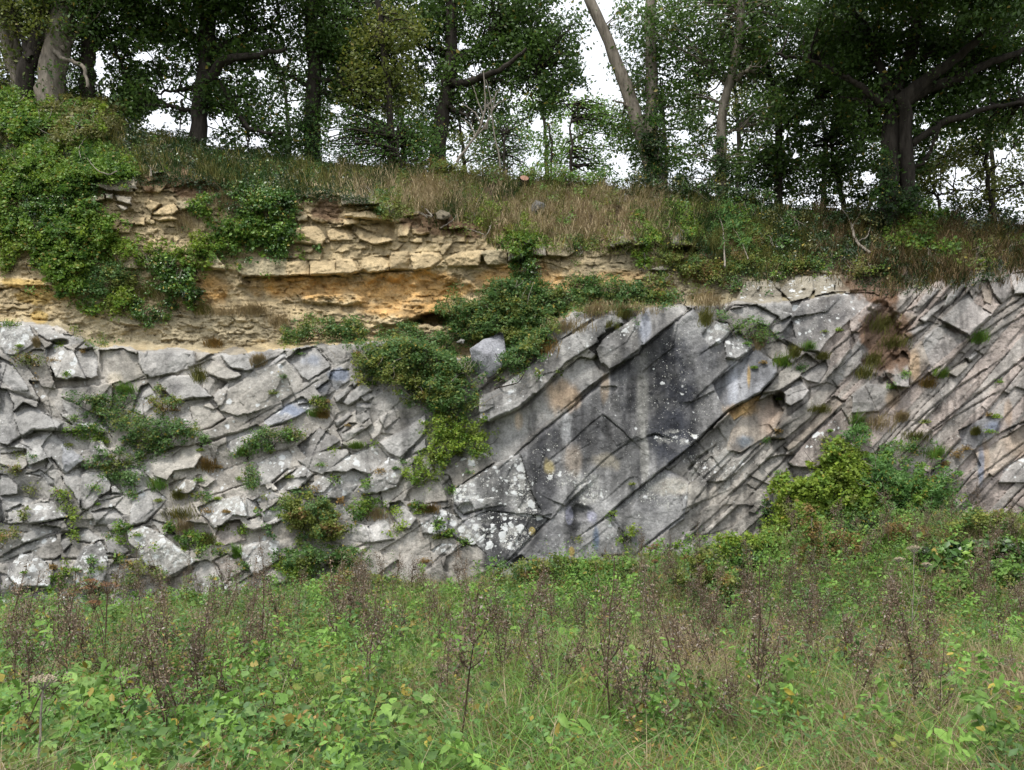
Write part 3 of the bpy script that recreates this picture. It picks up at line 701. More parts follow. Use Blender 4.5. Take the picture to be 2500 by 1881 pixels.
stain_shade('E', 1740, 1040, 100, 100, DK, .3, seed=37)
stain_shade('E', 1830, 620, 110, 200, DK, .5, seed=38)
stain_shade('E', 2100, 500, 70, 150, DK, .45, seed=39)
stain_shade('D', 1478, 860, 44, 380, LT, .8, soft=.9, nz=.3, seed=40, vs=.2)
stain_shade('D', 1500, 1350, 35, 170, LT, .7, soft=.5, nz=.3, seed=41, vs=.2)
stain_shade('D', 870, 720, 110, 60, (.42, .40, .38), .7, seed=42)
stain_shade('D', 885, 850, 110, 100, (.40, .29, .19), .8, seed=43)
stain_shade('D', 890, 1090, 35, 120, (.36, .36, .36), .6, seed=44)
stain_shade('D', 1500, 320, 45, 120, (.28, .30, .35), .7, seed=45)
stain_shade('D', 1190, 780, 25, 90, (.42, .32, .22), .6, seed=46)
stain_shade('D', 520, 1040, 30, 60, (.42, .32, .22), .6, seed=47)
stain_shade('F', 720, 560, 120, 150, DK, .7, seed=48)
stain_shade('F', 940, 440, 110, 90, DK, .65, seed=49)
stain_shade('F', 1100, 620, 120, 100, DK, .35, seed=50)
stain_shade('F', 250, 950, 30, 140, (.36, .37, .40), .7, seed=51)
stain_shade('F', 355, 880, 10, 60, (.40, .28, .12), .8, seed=52)
stain_shade('F', 430, 880, 70, 90, DK, .35, seed=53)
stain_shade('F', 310, 1110, 100, 50, (.48, .32, .15), .85, seed=54)
stain_shade('F', 500, 1150, 80, 110, (.34, .25, .19), .6, seed=55)
stain_shade('F', 1470, 810, 38, 80, (.40, .28, .17), .7, seed=56)
stain_shade('F', 1330, 1030, 50, 60, (.38, .28, .18), .7, seed=57)
stain_shade('F', 330, 1320, 70, 50, (.08, .13, .18), .6, seed=58)
stain_shade('F', 300, 1340, 60, 50, DK, .6, seed=59)
stain_shade('F', 60, 1560, 60, 90, DK, .6, seed=60)
stain_shade('F', 2100, 1130, 25, 70, (.32, .23, .16), .55, seed=61)
stain_shade('F', 1960, 1440, 30, 110, (.32, .24, .17), .55, seed=62)
stain_shade('F', 1925, 1480, 20, 100, (.15, .18, .24), .7, seed=63)
stain_shade('F', 2140, 1350, 70, 80, (.30, .23, .17), .5, seed=64)
stain_shade('F', 2000, 1220, 50, 40, (.14, .17, .24), .6, seed=65)
stain_shade('F', 1940, 300, 40, 60, DK, .5, seed=66)
stain_shade('E', 945, 940, 24, 34, (.62, .50, .20), .95, .2, .2, seed=67)
stain_shade('E', 1250, 1100, 24, 42, (.60, .45, .16), .95, .2, .2, seed=68)
stain_shade('E', 1090, 440, 34, 60, (.46, .38, .18), .7, seed=69)
stain_shade('E', 1440, 1010, 26, 90, (.05, .08, .13), .75, .9, .5, seed=70)
stain_shade('E', 1230, 820, 30, 70, (.33, .33, .40), .8, .3, .2, seed=71)
stain_shade('E', 1400, 820, 40, 50, (.26, .26, .33), .7, seed=72)
stain_shade('E', 1500, 400, 110, 60, (.46, .41, .32), .65, seed=73, vs=1)
stain_shade('E', 1250, 400, 60, 100, (.38, .30, .22), .5, seed=74)
stain_shade('E', 2050, 600, 140, 60, (.42, .38, .31), .5, seed=75, vs=1)
stain_shade('C', 340, 700, 110, 45, (.13, .155, .21), .75, seed=76, vs=1)
stain_shade('C', 720, 440, 70, 50, (.13, .155, .21), .75, seed=77, vs=1)
stain_shade('C', 510, 320, 80, 45, (.14, .16, .20), .6, seed=78, vs=1)
stain_shade('C', 600, 520, 50, 40, (.08, .09, .11), .6, seed=79, vs=1)
stain_shade('A', 1360, 780, 60, 60, DK, .45, seed=80)
stain_shade('A', 970, 600, 80, 100, (.18, .17, .15), .5, seed=81)
stain_shade('A', 880, 720, 60, 60, (.42, .36, .26), .4, seed=82)
stain_shade('B', 80, 930, 40, 100, DK, .6, seed=83)
# weathering: dark rain streaks, mottling and pale leached bands over all the grey stone
gm = (~isy)[..., None] * 1.
st1 = sst(.0, .55, fbm(PX, PY * .16, 34, 4, 180, .6) + .35 * fbm(PX, PY, 160, 2, 181) + .25 * np.exp(-((PX - 1420) / 420.) ** 2))[..., None]
st2 = sst(.12, .6, fbm(PX, PY * .8, 60, 5, 182, .65))[..., None]
pl1 = sst(.12, .6, fbm(PX, PY * .3, 48, 4, 183, .6))[..., None]
bl1 = sst(.15, .5, fbm(PX, PY, 22, 4, 184, .65))[..., None]
lw = (1 - .45 * sst(1000, 800, PX))[..., None]
RGBA[:] = RGBA * (1 - gm * .50 * st1 * lw) * (1 - gm * .40 * st2 * lw) * (1 + gm * .25 * pl1) * (1 - gm * .28 * bl1 * lw)
RGBA[:] = RGBA * (1 + gm * (.24 + .10 * sst(1000, 700, PX)[..., None])) * (1 - isy[..., None] * .28 * sst(.1, .6, fbm(PX, PY * 1.5, 40, 4, 185, .65))[..., None])
# chalk-white patch of lichen and scratches on the left of the big slab
for e in (('E', 450, 680, 130, 70, .55), ('E', 850, 620, 100, 120, .45), ('E', 900, 790, 90, 60, .6), ('E', 1250, 540, 170, 60, .45), ('E', 1400, 640, 120, 70, .5),
          ('E', 820, 1000, 120, 80, .5), ('D', 1760, 1160, 150, 60, .4), ('E', 480, 960, 130, 60, .4), ('B', 1330, 790, 140, 90, .35), ('A', 120, 380, 110, 70, .4),
          ('B', 1800, 420, 100, 60, .35), ('E', 1960, 640, 200, 120, .3), ('F', 130, 1500, 200, 160, .35), ('F', 150, 550, 80, 30, .5), ('A', 800, 1085, 80, 40, .5)):
    m = ell(*e[:5], nz=.6, seed=int(e[1]), soft=.8)
    LI[..., 0] += m * e[5] * .7; LI[..., 1] += m * e[5]
lr = fbm(PX, PY, 22, 5, 140); cr = sst(.10, .22, lr) * np.clip(LI[..., 1] * 2 - .7, 0, .8)
RGBA = RGBA * (1 - cr[..., None] * .7) + cr[..., None] * .7 * np.array([.44, .43, .40])
wl = sst(5, 2, np.abs(PY - 1215 - fbm(PX, PY, 20, 2, 9) * 2)) * sst(1115, 1122, PX) * sst(1172, 1165, PX)
RGBA = RGBA * (1 - .6 * wl[..., None]) + .6 * wl[..., None] * np.array([.7, .7, .68])
# mustard lichen on the left of the yellow bed
for e in (('H', 300, 1080, 200, 60), ('H', 300, 1250, 60, 50), ('H', 150, 980, 160, 40)):
    m = (ell(*e, nz=.7, seed=9) * .6)[..., None]; RGBA = RGBA * (1 - m) + m * np.array([.50, .33, .08])
# soil on the slope and in the gully
soilc = np.array([.085, .060, .038]) * (1 + .35 * fbm(PX, PY, 30, 4, 150)[..., None])
redd = np.array([.15, .088, .052]) * (1 + .3 * fbm(PX, PY, 20, 4, 151)[..., None])
sm = slope[..., None]; RGBA = RGBA * (1 - sm) + sm * soilc; LI *= (1 - sm)
for e in (('F', 1280, 620, 150, 260), ('I', 1480, 520, 240, 90), ('H', 1500, 200, 420, 130), ('I', 640, 420, 120, 90), ('I', 1750, 560, 200, 80), ('J', 1700, 760, 300, 160), ('F', 1180, 240, 180, 160)):
    m = (ell(*e, nz=.6, seed=11) * .85)[..., None]; RGBA = RGBA * (1 - m) + m * redd; LI *= (1 - m)

# --- small scale fracture relief
def worley_facets(x, y, sc, seed, ax=1., ay=1.):
    x = x / sc * ax; y = y / sc * ay; xi = np.floor(x); yi = np.floor(y); best = np.full(x.shape, 9.); second = best.copy(); val = np.zeros(x.shape)
    for i in (-1, 0, 1):
        for j in (-1, 0, 1):
            cx = xi + i + hsh(xi + i, yi + j, seed); cy = yi + j + hsh(xi + i, yi + j, seed + 1)
            d = (x - cx) ** 2 + (y - cy) ** 2
            v = (hsh(xi + i, yi + j, seed + 2) - .5) * (x - cx) + (hsh(xi + i, yi + j, seed + 3) - .5) * (y - cy) + .22 * (hsh(xi + i, yi + j, seed + 4) - .5)
            m = d < best; second = np.where(m, best, np.minimum(second, d)); val = np.where(m, v, val); best = np.where(m, d, best)
    return val, np.sqrt(second) - np.sqrt(best)
cs, sn = math.cos(math.radians(38)), math.sin(math.radians(38))
fx = WX * cs - WY * sn; fy = WX * sn + WY * cs
f1, g1 = worley_facets(fx + 4 * fbm(PX, PY, 30, 3, 61), fy, 84, 200, .7, 1.2)
f2, g2 = worley_facets(fx + 4 * fbm(PX, PY, 20, 3, 62), fy + 4 * fbm(PX, PY, 20, 3, 63), 21, 210, .8, 1.2)
calm = .35 + .65 * (1 - np.exp(-((PX - 1520) / 300.) ** 2 - ((PY - 1080) / 260.) ** 2))
gy = ~isy; right_w = sst(1900, 2200, PX)
H += gy * calm * (14 * f1 * (1 - .6 * right_w) + 2.5 * f2)
H += gy * (1 - right_w * .4) * 6 * fbm(PX, PY, 95, 3, 165) * calm
H -= gy * calm * .8 * np.exp(-(g1 / .03) ** 2) * (vnoise(PX / 40, PY / 40, 66) > .45)
H += 2.4 * fbm(PX, PY, 46, 5, 160) * calm + 1.6 * fbm(PX, PY, 9, 3, 161) * (.6 + .4 * calm) + isy * (3.4 * fbm(PX, PY * 1.8, 12, 3, 162) + 4.5 * fbm(PX, PY * 1.3, 30, 4, 164) + 4 * f2 + 6 * f1 * sst(1500, 1750, PX) - 2.2 * np.exp(-(g1 / .05) ** 2) * sst(1500, 1750, PX))
pit = np.clip(fbm(PX, PY * 1.7, 18, 3, 163) - .35, 0, 1) * isy * (1 - inrub); H -= 22 * pit

DEPTH = base_depth(PX, PY) - H / 100.
def depth_at(px, py):
    px = np.asarray(px, float); py = np.asarray(py, float)
    i = np.clip(np.searchsorted(xs, px), 0, len(xs) - 1); j = np.clip(np.searchsorted(ys, py), 0, len(ys) - 1)
    return DEPTH[j, i]
Rg = ridge(PX); k = np.clip(Rg - PY, 0, 1e4)
Dr = base_depth(PX, np.minimum(PY * 0 + Rg, PY * 0 + Rg)); over = PY < Rg
Yc = np.where(over, Dr + k * .11, DEPTH)
Zr = EYE + (HY - Rg) * Dr / FPX
V = np.stack([(PX - CX) * Yc / FPX, Yc, np.where(over, Zr - .012 * k + .12 * fbm(PX, PY, 60, 3, 170) * np.clip(k / 20, 0, 1), EYE + (HY - PY) * Yc / FPX)], -1)
nr, nc = PX.shape
ii = np.arange(nr * nc).reshape(nr, nc)
Fq = np.stack([ii[:-1, :-1], ii[1:, :-1], ii[1:, 1:], ii[:-1, 1:]], -1).reshape(-1, 4)
RGBA = np.clip(RGBA, .01, .9)
cliff = mesh_obj('cliff', V.reshape(-1, 3), Fq, M_ROCK, RGBA.reshape(-1, 3), attrs={'Lichen': np.clip(LI, 0, 1).reshape(-1, 3)})
tagobj(cliff, kind='structure')

# ------------------------------------------------------------------ ground
def ground_z(X, Y):
    r = .95 * sst(1.6, 8.0, X) * sst(9.5, 14.8, Y) + .35 * sst(-1.5, 1.5, X) * sst(11.5, 14.5, Y) - .45 * sst(-2, -7.5, X) * sst(9, 15, Y)
    r = r + .22 * sst(10, 15, Y)
    return r + .10 * fbm(X, Y, 2.4, 3, 300)
gx = np.concatenate([np.linspace(-400, -14, 24), np.linspace(-13.5, 13.5, 180), np.linspace(14, 400, 24)])
gyy = np.concatenate([np.linspace(-300, 0, 20), np.linspace(.5, 16.2, 120), np.linspace(17, 400, 24)])
GX, GY = np.meshgrid(gx, gyy); GZ = ground_z(GX, GY) - .6 * sst(16.2, 30, GY)
gi = np.arange(GX.size).reshape(GX.shape)
gf = np.stack([gi[:-1, :-1], gi[:-1, 1:], gi[1:, 1:], gi[1:, :-1]], -1).reshape(-1, 4)
m, t, b = newmat('meadow_soil')
n = t.nodes.new('ShaderNodeTexNoise'); n.inputs['Scale'].default_value = 6; n.inputs['Detail'].default_value = 8
tc = t.nodes.new('ShaderNodeTexCoord'); t.links.new(tc.outputs['Object'], n.inputs['Vector'])
r = t.nodes.new('ShaderNodeValToRGB'); r.color_ramp.elements[0].color = (.022, .024, .012, 1); r.color_ramp.elements[1].color = (.06, .065, .025, 1)
r.color_ramp.elements[0].position = .35; r.color_ramp.elements[1].position = .65
t.links.new(n.outputs['Fac'], r.inputs[0]); t.links.new(r.outputs[0], b.inputs['Base Color']); b.inputs['Roughness'].default_value = .95
tagobj(mesh_obj('ground', np.stack([GX, GY, GZ], -1).reshape(-1, 3), gf, m, smooth=True), kind='structure')

# ------------------------------------------------------------------ leaf / blade / tube builders
def unit(v): return v / np.maximum(np.linalg.norm(v, axis=-1, keepdims=True), 1e-9)

def leaves(C, size, col, r, bias=(0, -.45, .75), spread=1.0, aspect=.62, shape=4, droop=.35, fold=.25):
    """C centres (n,3). returns V,F,colours. 4 = folded rhomb, 6 = rounder leaf"""
    n = len(C); size = np.broadcast_to(size, n)[:, None]
    nrm = unit(np.array(bias) + spread * unit(r.normal(size=(n, 3))) * r.random((n, 1)) ** .4)
    a = unit(r.normal(size=(n, 3)) + np.array([0, 0, -droop])); a = unit(a - nrm * np.sum(a * nrm, -1, keepdims=True))
    b = np.cross(nrm, a)
    if shape == 4:
        q = [(-.5, 0, 0), (-.02, .5 * aspect, fold * .5), (.5, 0, 0), (-.02, -.5 * aspect, fold * .5)]
        tri = np.array([[0, 2, 1], [0, 3, 2]])
    else:
        q = [(-.5, 0, 0), (-.28, .42 * aspect, .10), (.12, .5 * aspect, .12), (.5, 0, -.12), (.12, -.5 * aspect, .12), (-.28, -.42 * aspect, .10), (0, 0, 0)]
        tri = np.array([[0, 6, 1], [1, 6, 2], [2, 6, 3], [3, 6, 4], [4, 6, 5], [5, 6, 0]])
    V = np.stack([C + size * (x * a + y * b + z * fold * 2 * nrm) for x, y, z in q], 1)
    kq = len(q)
    F = (tri[None] + (np.arange(n) * kq)[:, None, None]).reshape(-1, 3)
    return V.reshape(-1, 3), F, np.repeat(col, kq, 0)

def blades(B, h, lean, wdt, col, r, tipcol=None):
    """bent grass blades from base points B"""
    n = len(B); h = np.broadcast_to(h, n)[:, None]; wdt = np.broadcast_to(wdt, n)[:, None]
    th = r.random(n) * 6.283; d = np.stack([np.cos(th), np.sin(th), 0 * th], -1); s = np.stack([-np.sin(th), np.cos(th), 0 * th], -1)
    ph = r.random(n) * 6.283; s = np.stack([np.cos(ph), np.sin(ph) * .5, 0 * ph], -1)
    le = lean * (.3 + 1.2 * r.random((n, 1)))
    p0 = B; p1 = B + np.array([0, 0, 1]) * h * .55 + d * h * le * .25; p2 = B + np.array([0, 0, 1]) * h * (.95 - .4 * le) + d * h * le * .95
    V = np.stack([p0 - s * wdt * .5, p0 + s * wdt * .5, p1 - s * wdt * .42, p1 + s * wdt * .42, p2], 1)
    tri = np.array([[0, 1, 3], [0, 3, 2], [2, 3, 4]])
    F = (tri[None] + (np.arange(n) * 5)[:, None, None]).reshape(-1, 3)
    return V.reshape(-1, 3), F, np.repeat(col, 5, 0)

def tube(pth, rad, sides=8, seed=0, wob=0.):
    pth = np.asarray(pth, float); rad = np.asarray(rad, float); n = len(pth)
    tg = unit(np.gradient(pth, axis=0)); ref = np.array([0.13, 1., .21])
    u = unit(np.cross(tg, ref)); v = np.cross(tg, u)
    an = np.arange(sides) * 2 * math.pi / sides
    rr = rad[:, None] * (1 + wob * (hsh(np.arange(n)[:, None] // 2, np.arange(sides)[None], seed) - .5))
    V = pth[:, None] + rr[..., None] * (np.cos(an)[None, :, None] * u[:, None] + np.sin(an)[None, :, None] * v[:, None])
    i = np.arange(n - 1)[:, None] * sides; j = np.arange(sides)[None]; j2 = (j + 1) % sides
    F = np.stack([i + j, i + j2, i + sides + j2, i + sides + j], -1).reshape(-1, 4)
    return V.reshape(-1, 3), F

def smooth_path(p, n=14, amp=0., seed=0):
    p = np.asarray(p, float); t = np.concatenate([[0], np.cumsum(np.linalg.norm(np.diff(p, axis=0), axis=1))]); t /= t[-1]
    q = np.linspace(0, 1, n); out = np.stack([np.interp(q, t, p[:, k]) for k in range(p.shape[1])], -1)
    for _ in range(2): out[1:-1] = .25 * out[:-2] + .5 * out[1:-1] + .25 * out[2:]
    if amp:
        r = np.random.default_rng(seed); w_ = r.normal(size=out.shape) * amp; w_[0] = 0
        out[:, :3] += w_[:, :3]
    return out

def join(parts):
    Vs, Fs, Cs, o = [], [], [], 0
    for p in parts:
        Vs.append(p[0]); Fs.append(p[1] + o); o += len(p[0])
        if len(p) > 2: Cs.append(p[2])
    return np.concatenate(Vs), np.concatenate(Fs), (np.concatenate(Cs) if Cs else None)

KC = dict(ivy=((.035, .085, .018), (.085, .165, .03)), bramble=(( .045, .105, .03), (.12, .20, .055)), yel=((.09, .16, .02), (.24, .31, .04)),
          bright=((.065, .14, .022), (.17, .26, .035)), ash=((.06, .14, .038), (.13, .24, .06)), dark=((.022, .05, .016), (.05, .09, .025)),
          autumn=((.12, .095, .035), (.27, .17, .06)), mixed=((.07, .11, .025), (.22, .24, .05)), tan=((.25, .19, .11), (.54, .44, .27)), olive=((.09, .10, .03), (.20, .19, .06)),
          mead=((.08, .165, .032), (.18, .30, .058)), tree=((.036, .075, .016), (.10, .18, .032)), treey=((.08, .12, .02), (.20, .22, .04)))
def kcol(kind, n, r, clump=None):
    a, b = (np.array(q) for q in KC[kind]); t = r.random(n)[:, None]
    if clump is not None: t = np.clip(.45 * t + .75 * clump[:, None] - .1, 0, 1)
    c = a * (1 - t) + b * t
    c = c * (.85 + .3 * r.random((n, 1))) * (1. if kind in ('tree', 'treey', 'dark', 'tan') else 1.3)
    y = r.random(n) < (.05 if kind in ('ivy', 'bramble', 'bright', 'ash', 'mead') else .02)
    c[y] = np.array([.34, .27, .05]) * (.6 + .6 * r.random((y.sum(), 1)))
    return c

def to_local(o, V): return V - np.array(o.location)[None]

def patch(name, label, cat, kind, blobs, thick=.28, dens=1., size=.062, Y=None, mat=None, group=None, tufts=False, seed=0, stems=True, shape=4):
    """a shrub or climber growing on the face. blobs = (region, cx, cy, rx, ry) ; leaves hug the rock relief"""
    r = np.random.default_rng(1000 + seed); CP = []; CL = []; CS = []; CK = []; mains = []
    for reg, cx, cy, rx, ry in blobs:
        ox, oy, k_ = REG[reg]; cx = ox + cx / k_; cy = oy + cy / k_; rx *= 1.14 / k_; ry *= 1.14 / k_
        nc_ = int(max(4, rx * ry * 3.14 / 95. * 1.3)); u = np.sqrt(r.random(nc_)) * (1.0 + .16 * r.normal(size=nc_)); th = r.random(nc_) * 6.283
        px = cx + u * rx * np.cos(th); py = cy + u * ry * np.sin(th)
        out = r.random(nc_) < .17; px = px + out * r.normal(size=nc_) * rx * .45; py = py + out * (np.abs(r.normal(size=nc_)) * ry * .7 - .1 * ry)
        u = np.where(out, .97, u)
        keep = vnoise(px / 16, py / 16, seed + 40) * .65 + vnoise(px / 40, py / 36, seed + 41) * .5 + .30 * (1 - u) > .50
        px, py, u = px[keep], py[keep], u[keep]
        mains.append((cx, cy, rx, ry))
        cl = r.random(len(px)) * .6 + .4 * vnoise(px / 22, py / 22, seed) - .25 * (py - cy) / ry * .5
        nl = int(24 * dens)
        sg = 6.5
        lp = np.repeat(px, nl) + r.normal(size=len(px) * nl) * sg; lq = np.repeat(py, nl) + r.normal(size=len(px) * nl) * sg * .8
        dome = np.sqrt(np.clip(1 - u ** 2, 0.03, 1))
        cd = thick * (.12 + dome * (.25 + .75 * r.random(len(px))))
        if Y is None:
            base = np.minimum(depth_at(lp, lq), depth_at(np.repeat(px, nl), np.repeat(py, nl)) + .1)
        else:
            base = Y + 0 * lp
        yy = base - np.repeat(cd, nl) - .05 * np.abs(r.normal(size=len(lp)))
        CP.append(P(lp, lq, yy)); CL.append(np.repeat(cl, nl)); CS.append(np.repeat(.65 + .75 * r.random(len(px)) ** 1.5, nl)); CK.append(np.repeat(r.random(len(px)) * .5 + .5 * vnoise(px / 30, py / 30, seed + 9), nl))
    C = np.concatenate(CP); cl = np.concatenate(CL); cs_ = np.concatenate(CS); ck = np.concatenate(CK)
    cx, cy, rx, ry = mains[0]
    yb = (depth_at(cx, cy + ry * .8) if Y is None else Y)
    root = thing(name, label, cat, tuple(P(np.array(cx), np.array(cy + ry * .9), float(yb)).tolist()), group)
    mat = mat or (M_IVY if kind == 'ivy' else M_LEAF)
    n = len(C)
    alt = dict(ivy=('bright', 'dark'), bramble=('mixed', 'ivy'), yel=('bright', 'mixed'), bright=('ivy', 'yel'), ash=('bright', 'ash'), dark=('ivy', 'olive'), autumn=('olive', 'mead'), mixed=('bramble', 'autumn'), olive=('mead', 'yel'), mead=('bramble', 'mixed'))[kind]
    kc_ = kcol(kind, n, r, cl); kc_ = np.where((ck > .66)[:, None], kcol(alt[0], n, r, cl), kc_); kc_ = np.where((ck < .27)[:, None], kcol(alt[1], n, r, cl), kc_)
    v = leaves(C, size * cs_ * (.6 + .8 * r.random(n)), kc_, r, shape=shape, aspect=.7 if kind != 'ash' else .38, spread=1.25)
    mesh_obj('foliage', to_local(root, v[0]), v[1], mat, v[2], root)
    if stems:
        pr = []
        for (cx, cy, rx, ry) in mains:
            for q in range(int(3 + rx / 14)):
                a0 = cx + r.normal() * rx * .3; e0 = a0 + r.normal() * rx * .6
                pxs = np.linspace(a0, e0, 7) + r.normal(size=7) * 2.5; pys = np.linspace(cy + ry * .8, cy - ry * (.3 + .75 * r.random()), 7) + r.normal(size=7) * 2
                d0 = (depth_at(pxs, pys) if Y is None else Y + 0 * pxs)
                bow = thick * (.1 + 1.0 * np.sin(np.linspace(0, 3.0, 7)) * r.random())
                pr.append(tube(P(pxs, pys, d0 - bow - .03), np.linspace(.009, .003, 7), 4))
        s = join(pr); mesh_obj('stems', to_local(root, s[0]), s[1], M_TWIG if r.random() < .4 else M_BARK, None, root)
    return root

def tuft(label, kind, reg, cx, cy, rx, ry, seed, n=260, name='grass_tuft', group='grass tufts rooted in the rock joints'):
    ox, oy, k_ = REG[reg]; cx = ox + cx / k_; cy = oy + cy / k_; rx /= k_; ry /= k_
    r = np.random.default_rng(3000 + seed); n = int(n * max(1, rx * ry / 900.))
    px = cx + np.clip(r.normal(size=n) * .55, -1.3, 1.3) * rx; py = cy + np.clip(r.normal(size=n) * .5, -1, 1) * ry * .7 + ry * .5
    B = P(px, py, depth_at(px, py) - .01)
    hh = .07 + .20 * r.random(n) ** 1.4 * min(1.6, ry / 22 + .4)
    o = thing(name, label, 'grass', tuple(P(np.array(cx), np.array(cy + ry), float(depth_at(cx, cy + ry))).tolist()), group)
    v = blades(B, hh, .8, .011, kcol(kind, n, r, vnoise(px / 8, py / 8, seed)), r)
    V = v[0].reshape(-1, 5, 3); V[:, 2:, 1] -= .05; V[:, 4, 1] -= .10
    mesh_obj('blades', to_local(o, V.reshape(-1, 3)), v[1], M_DRY if kind in ('tan', 'olive', 'autumn') else M_LEAF, v[2], o)
    return o
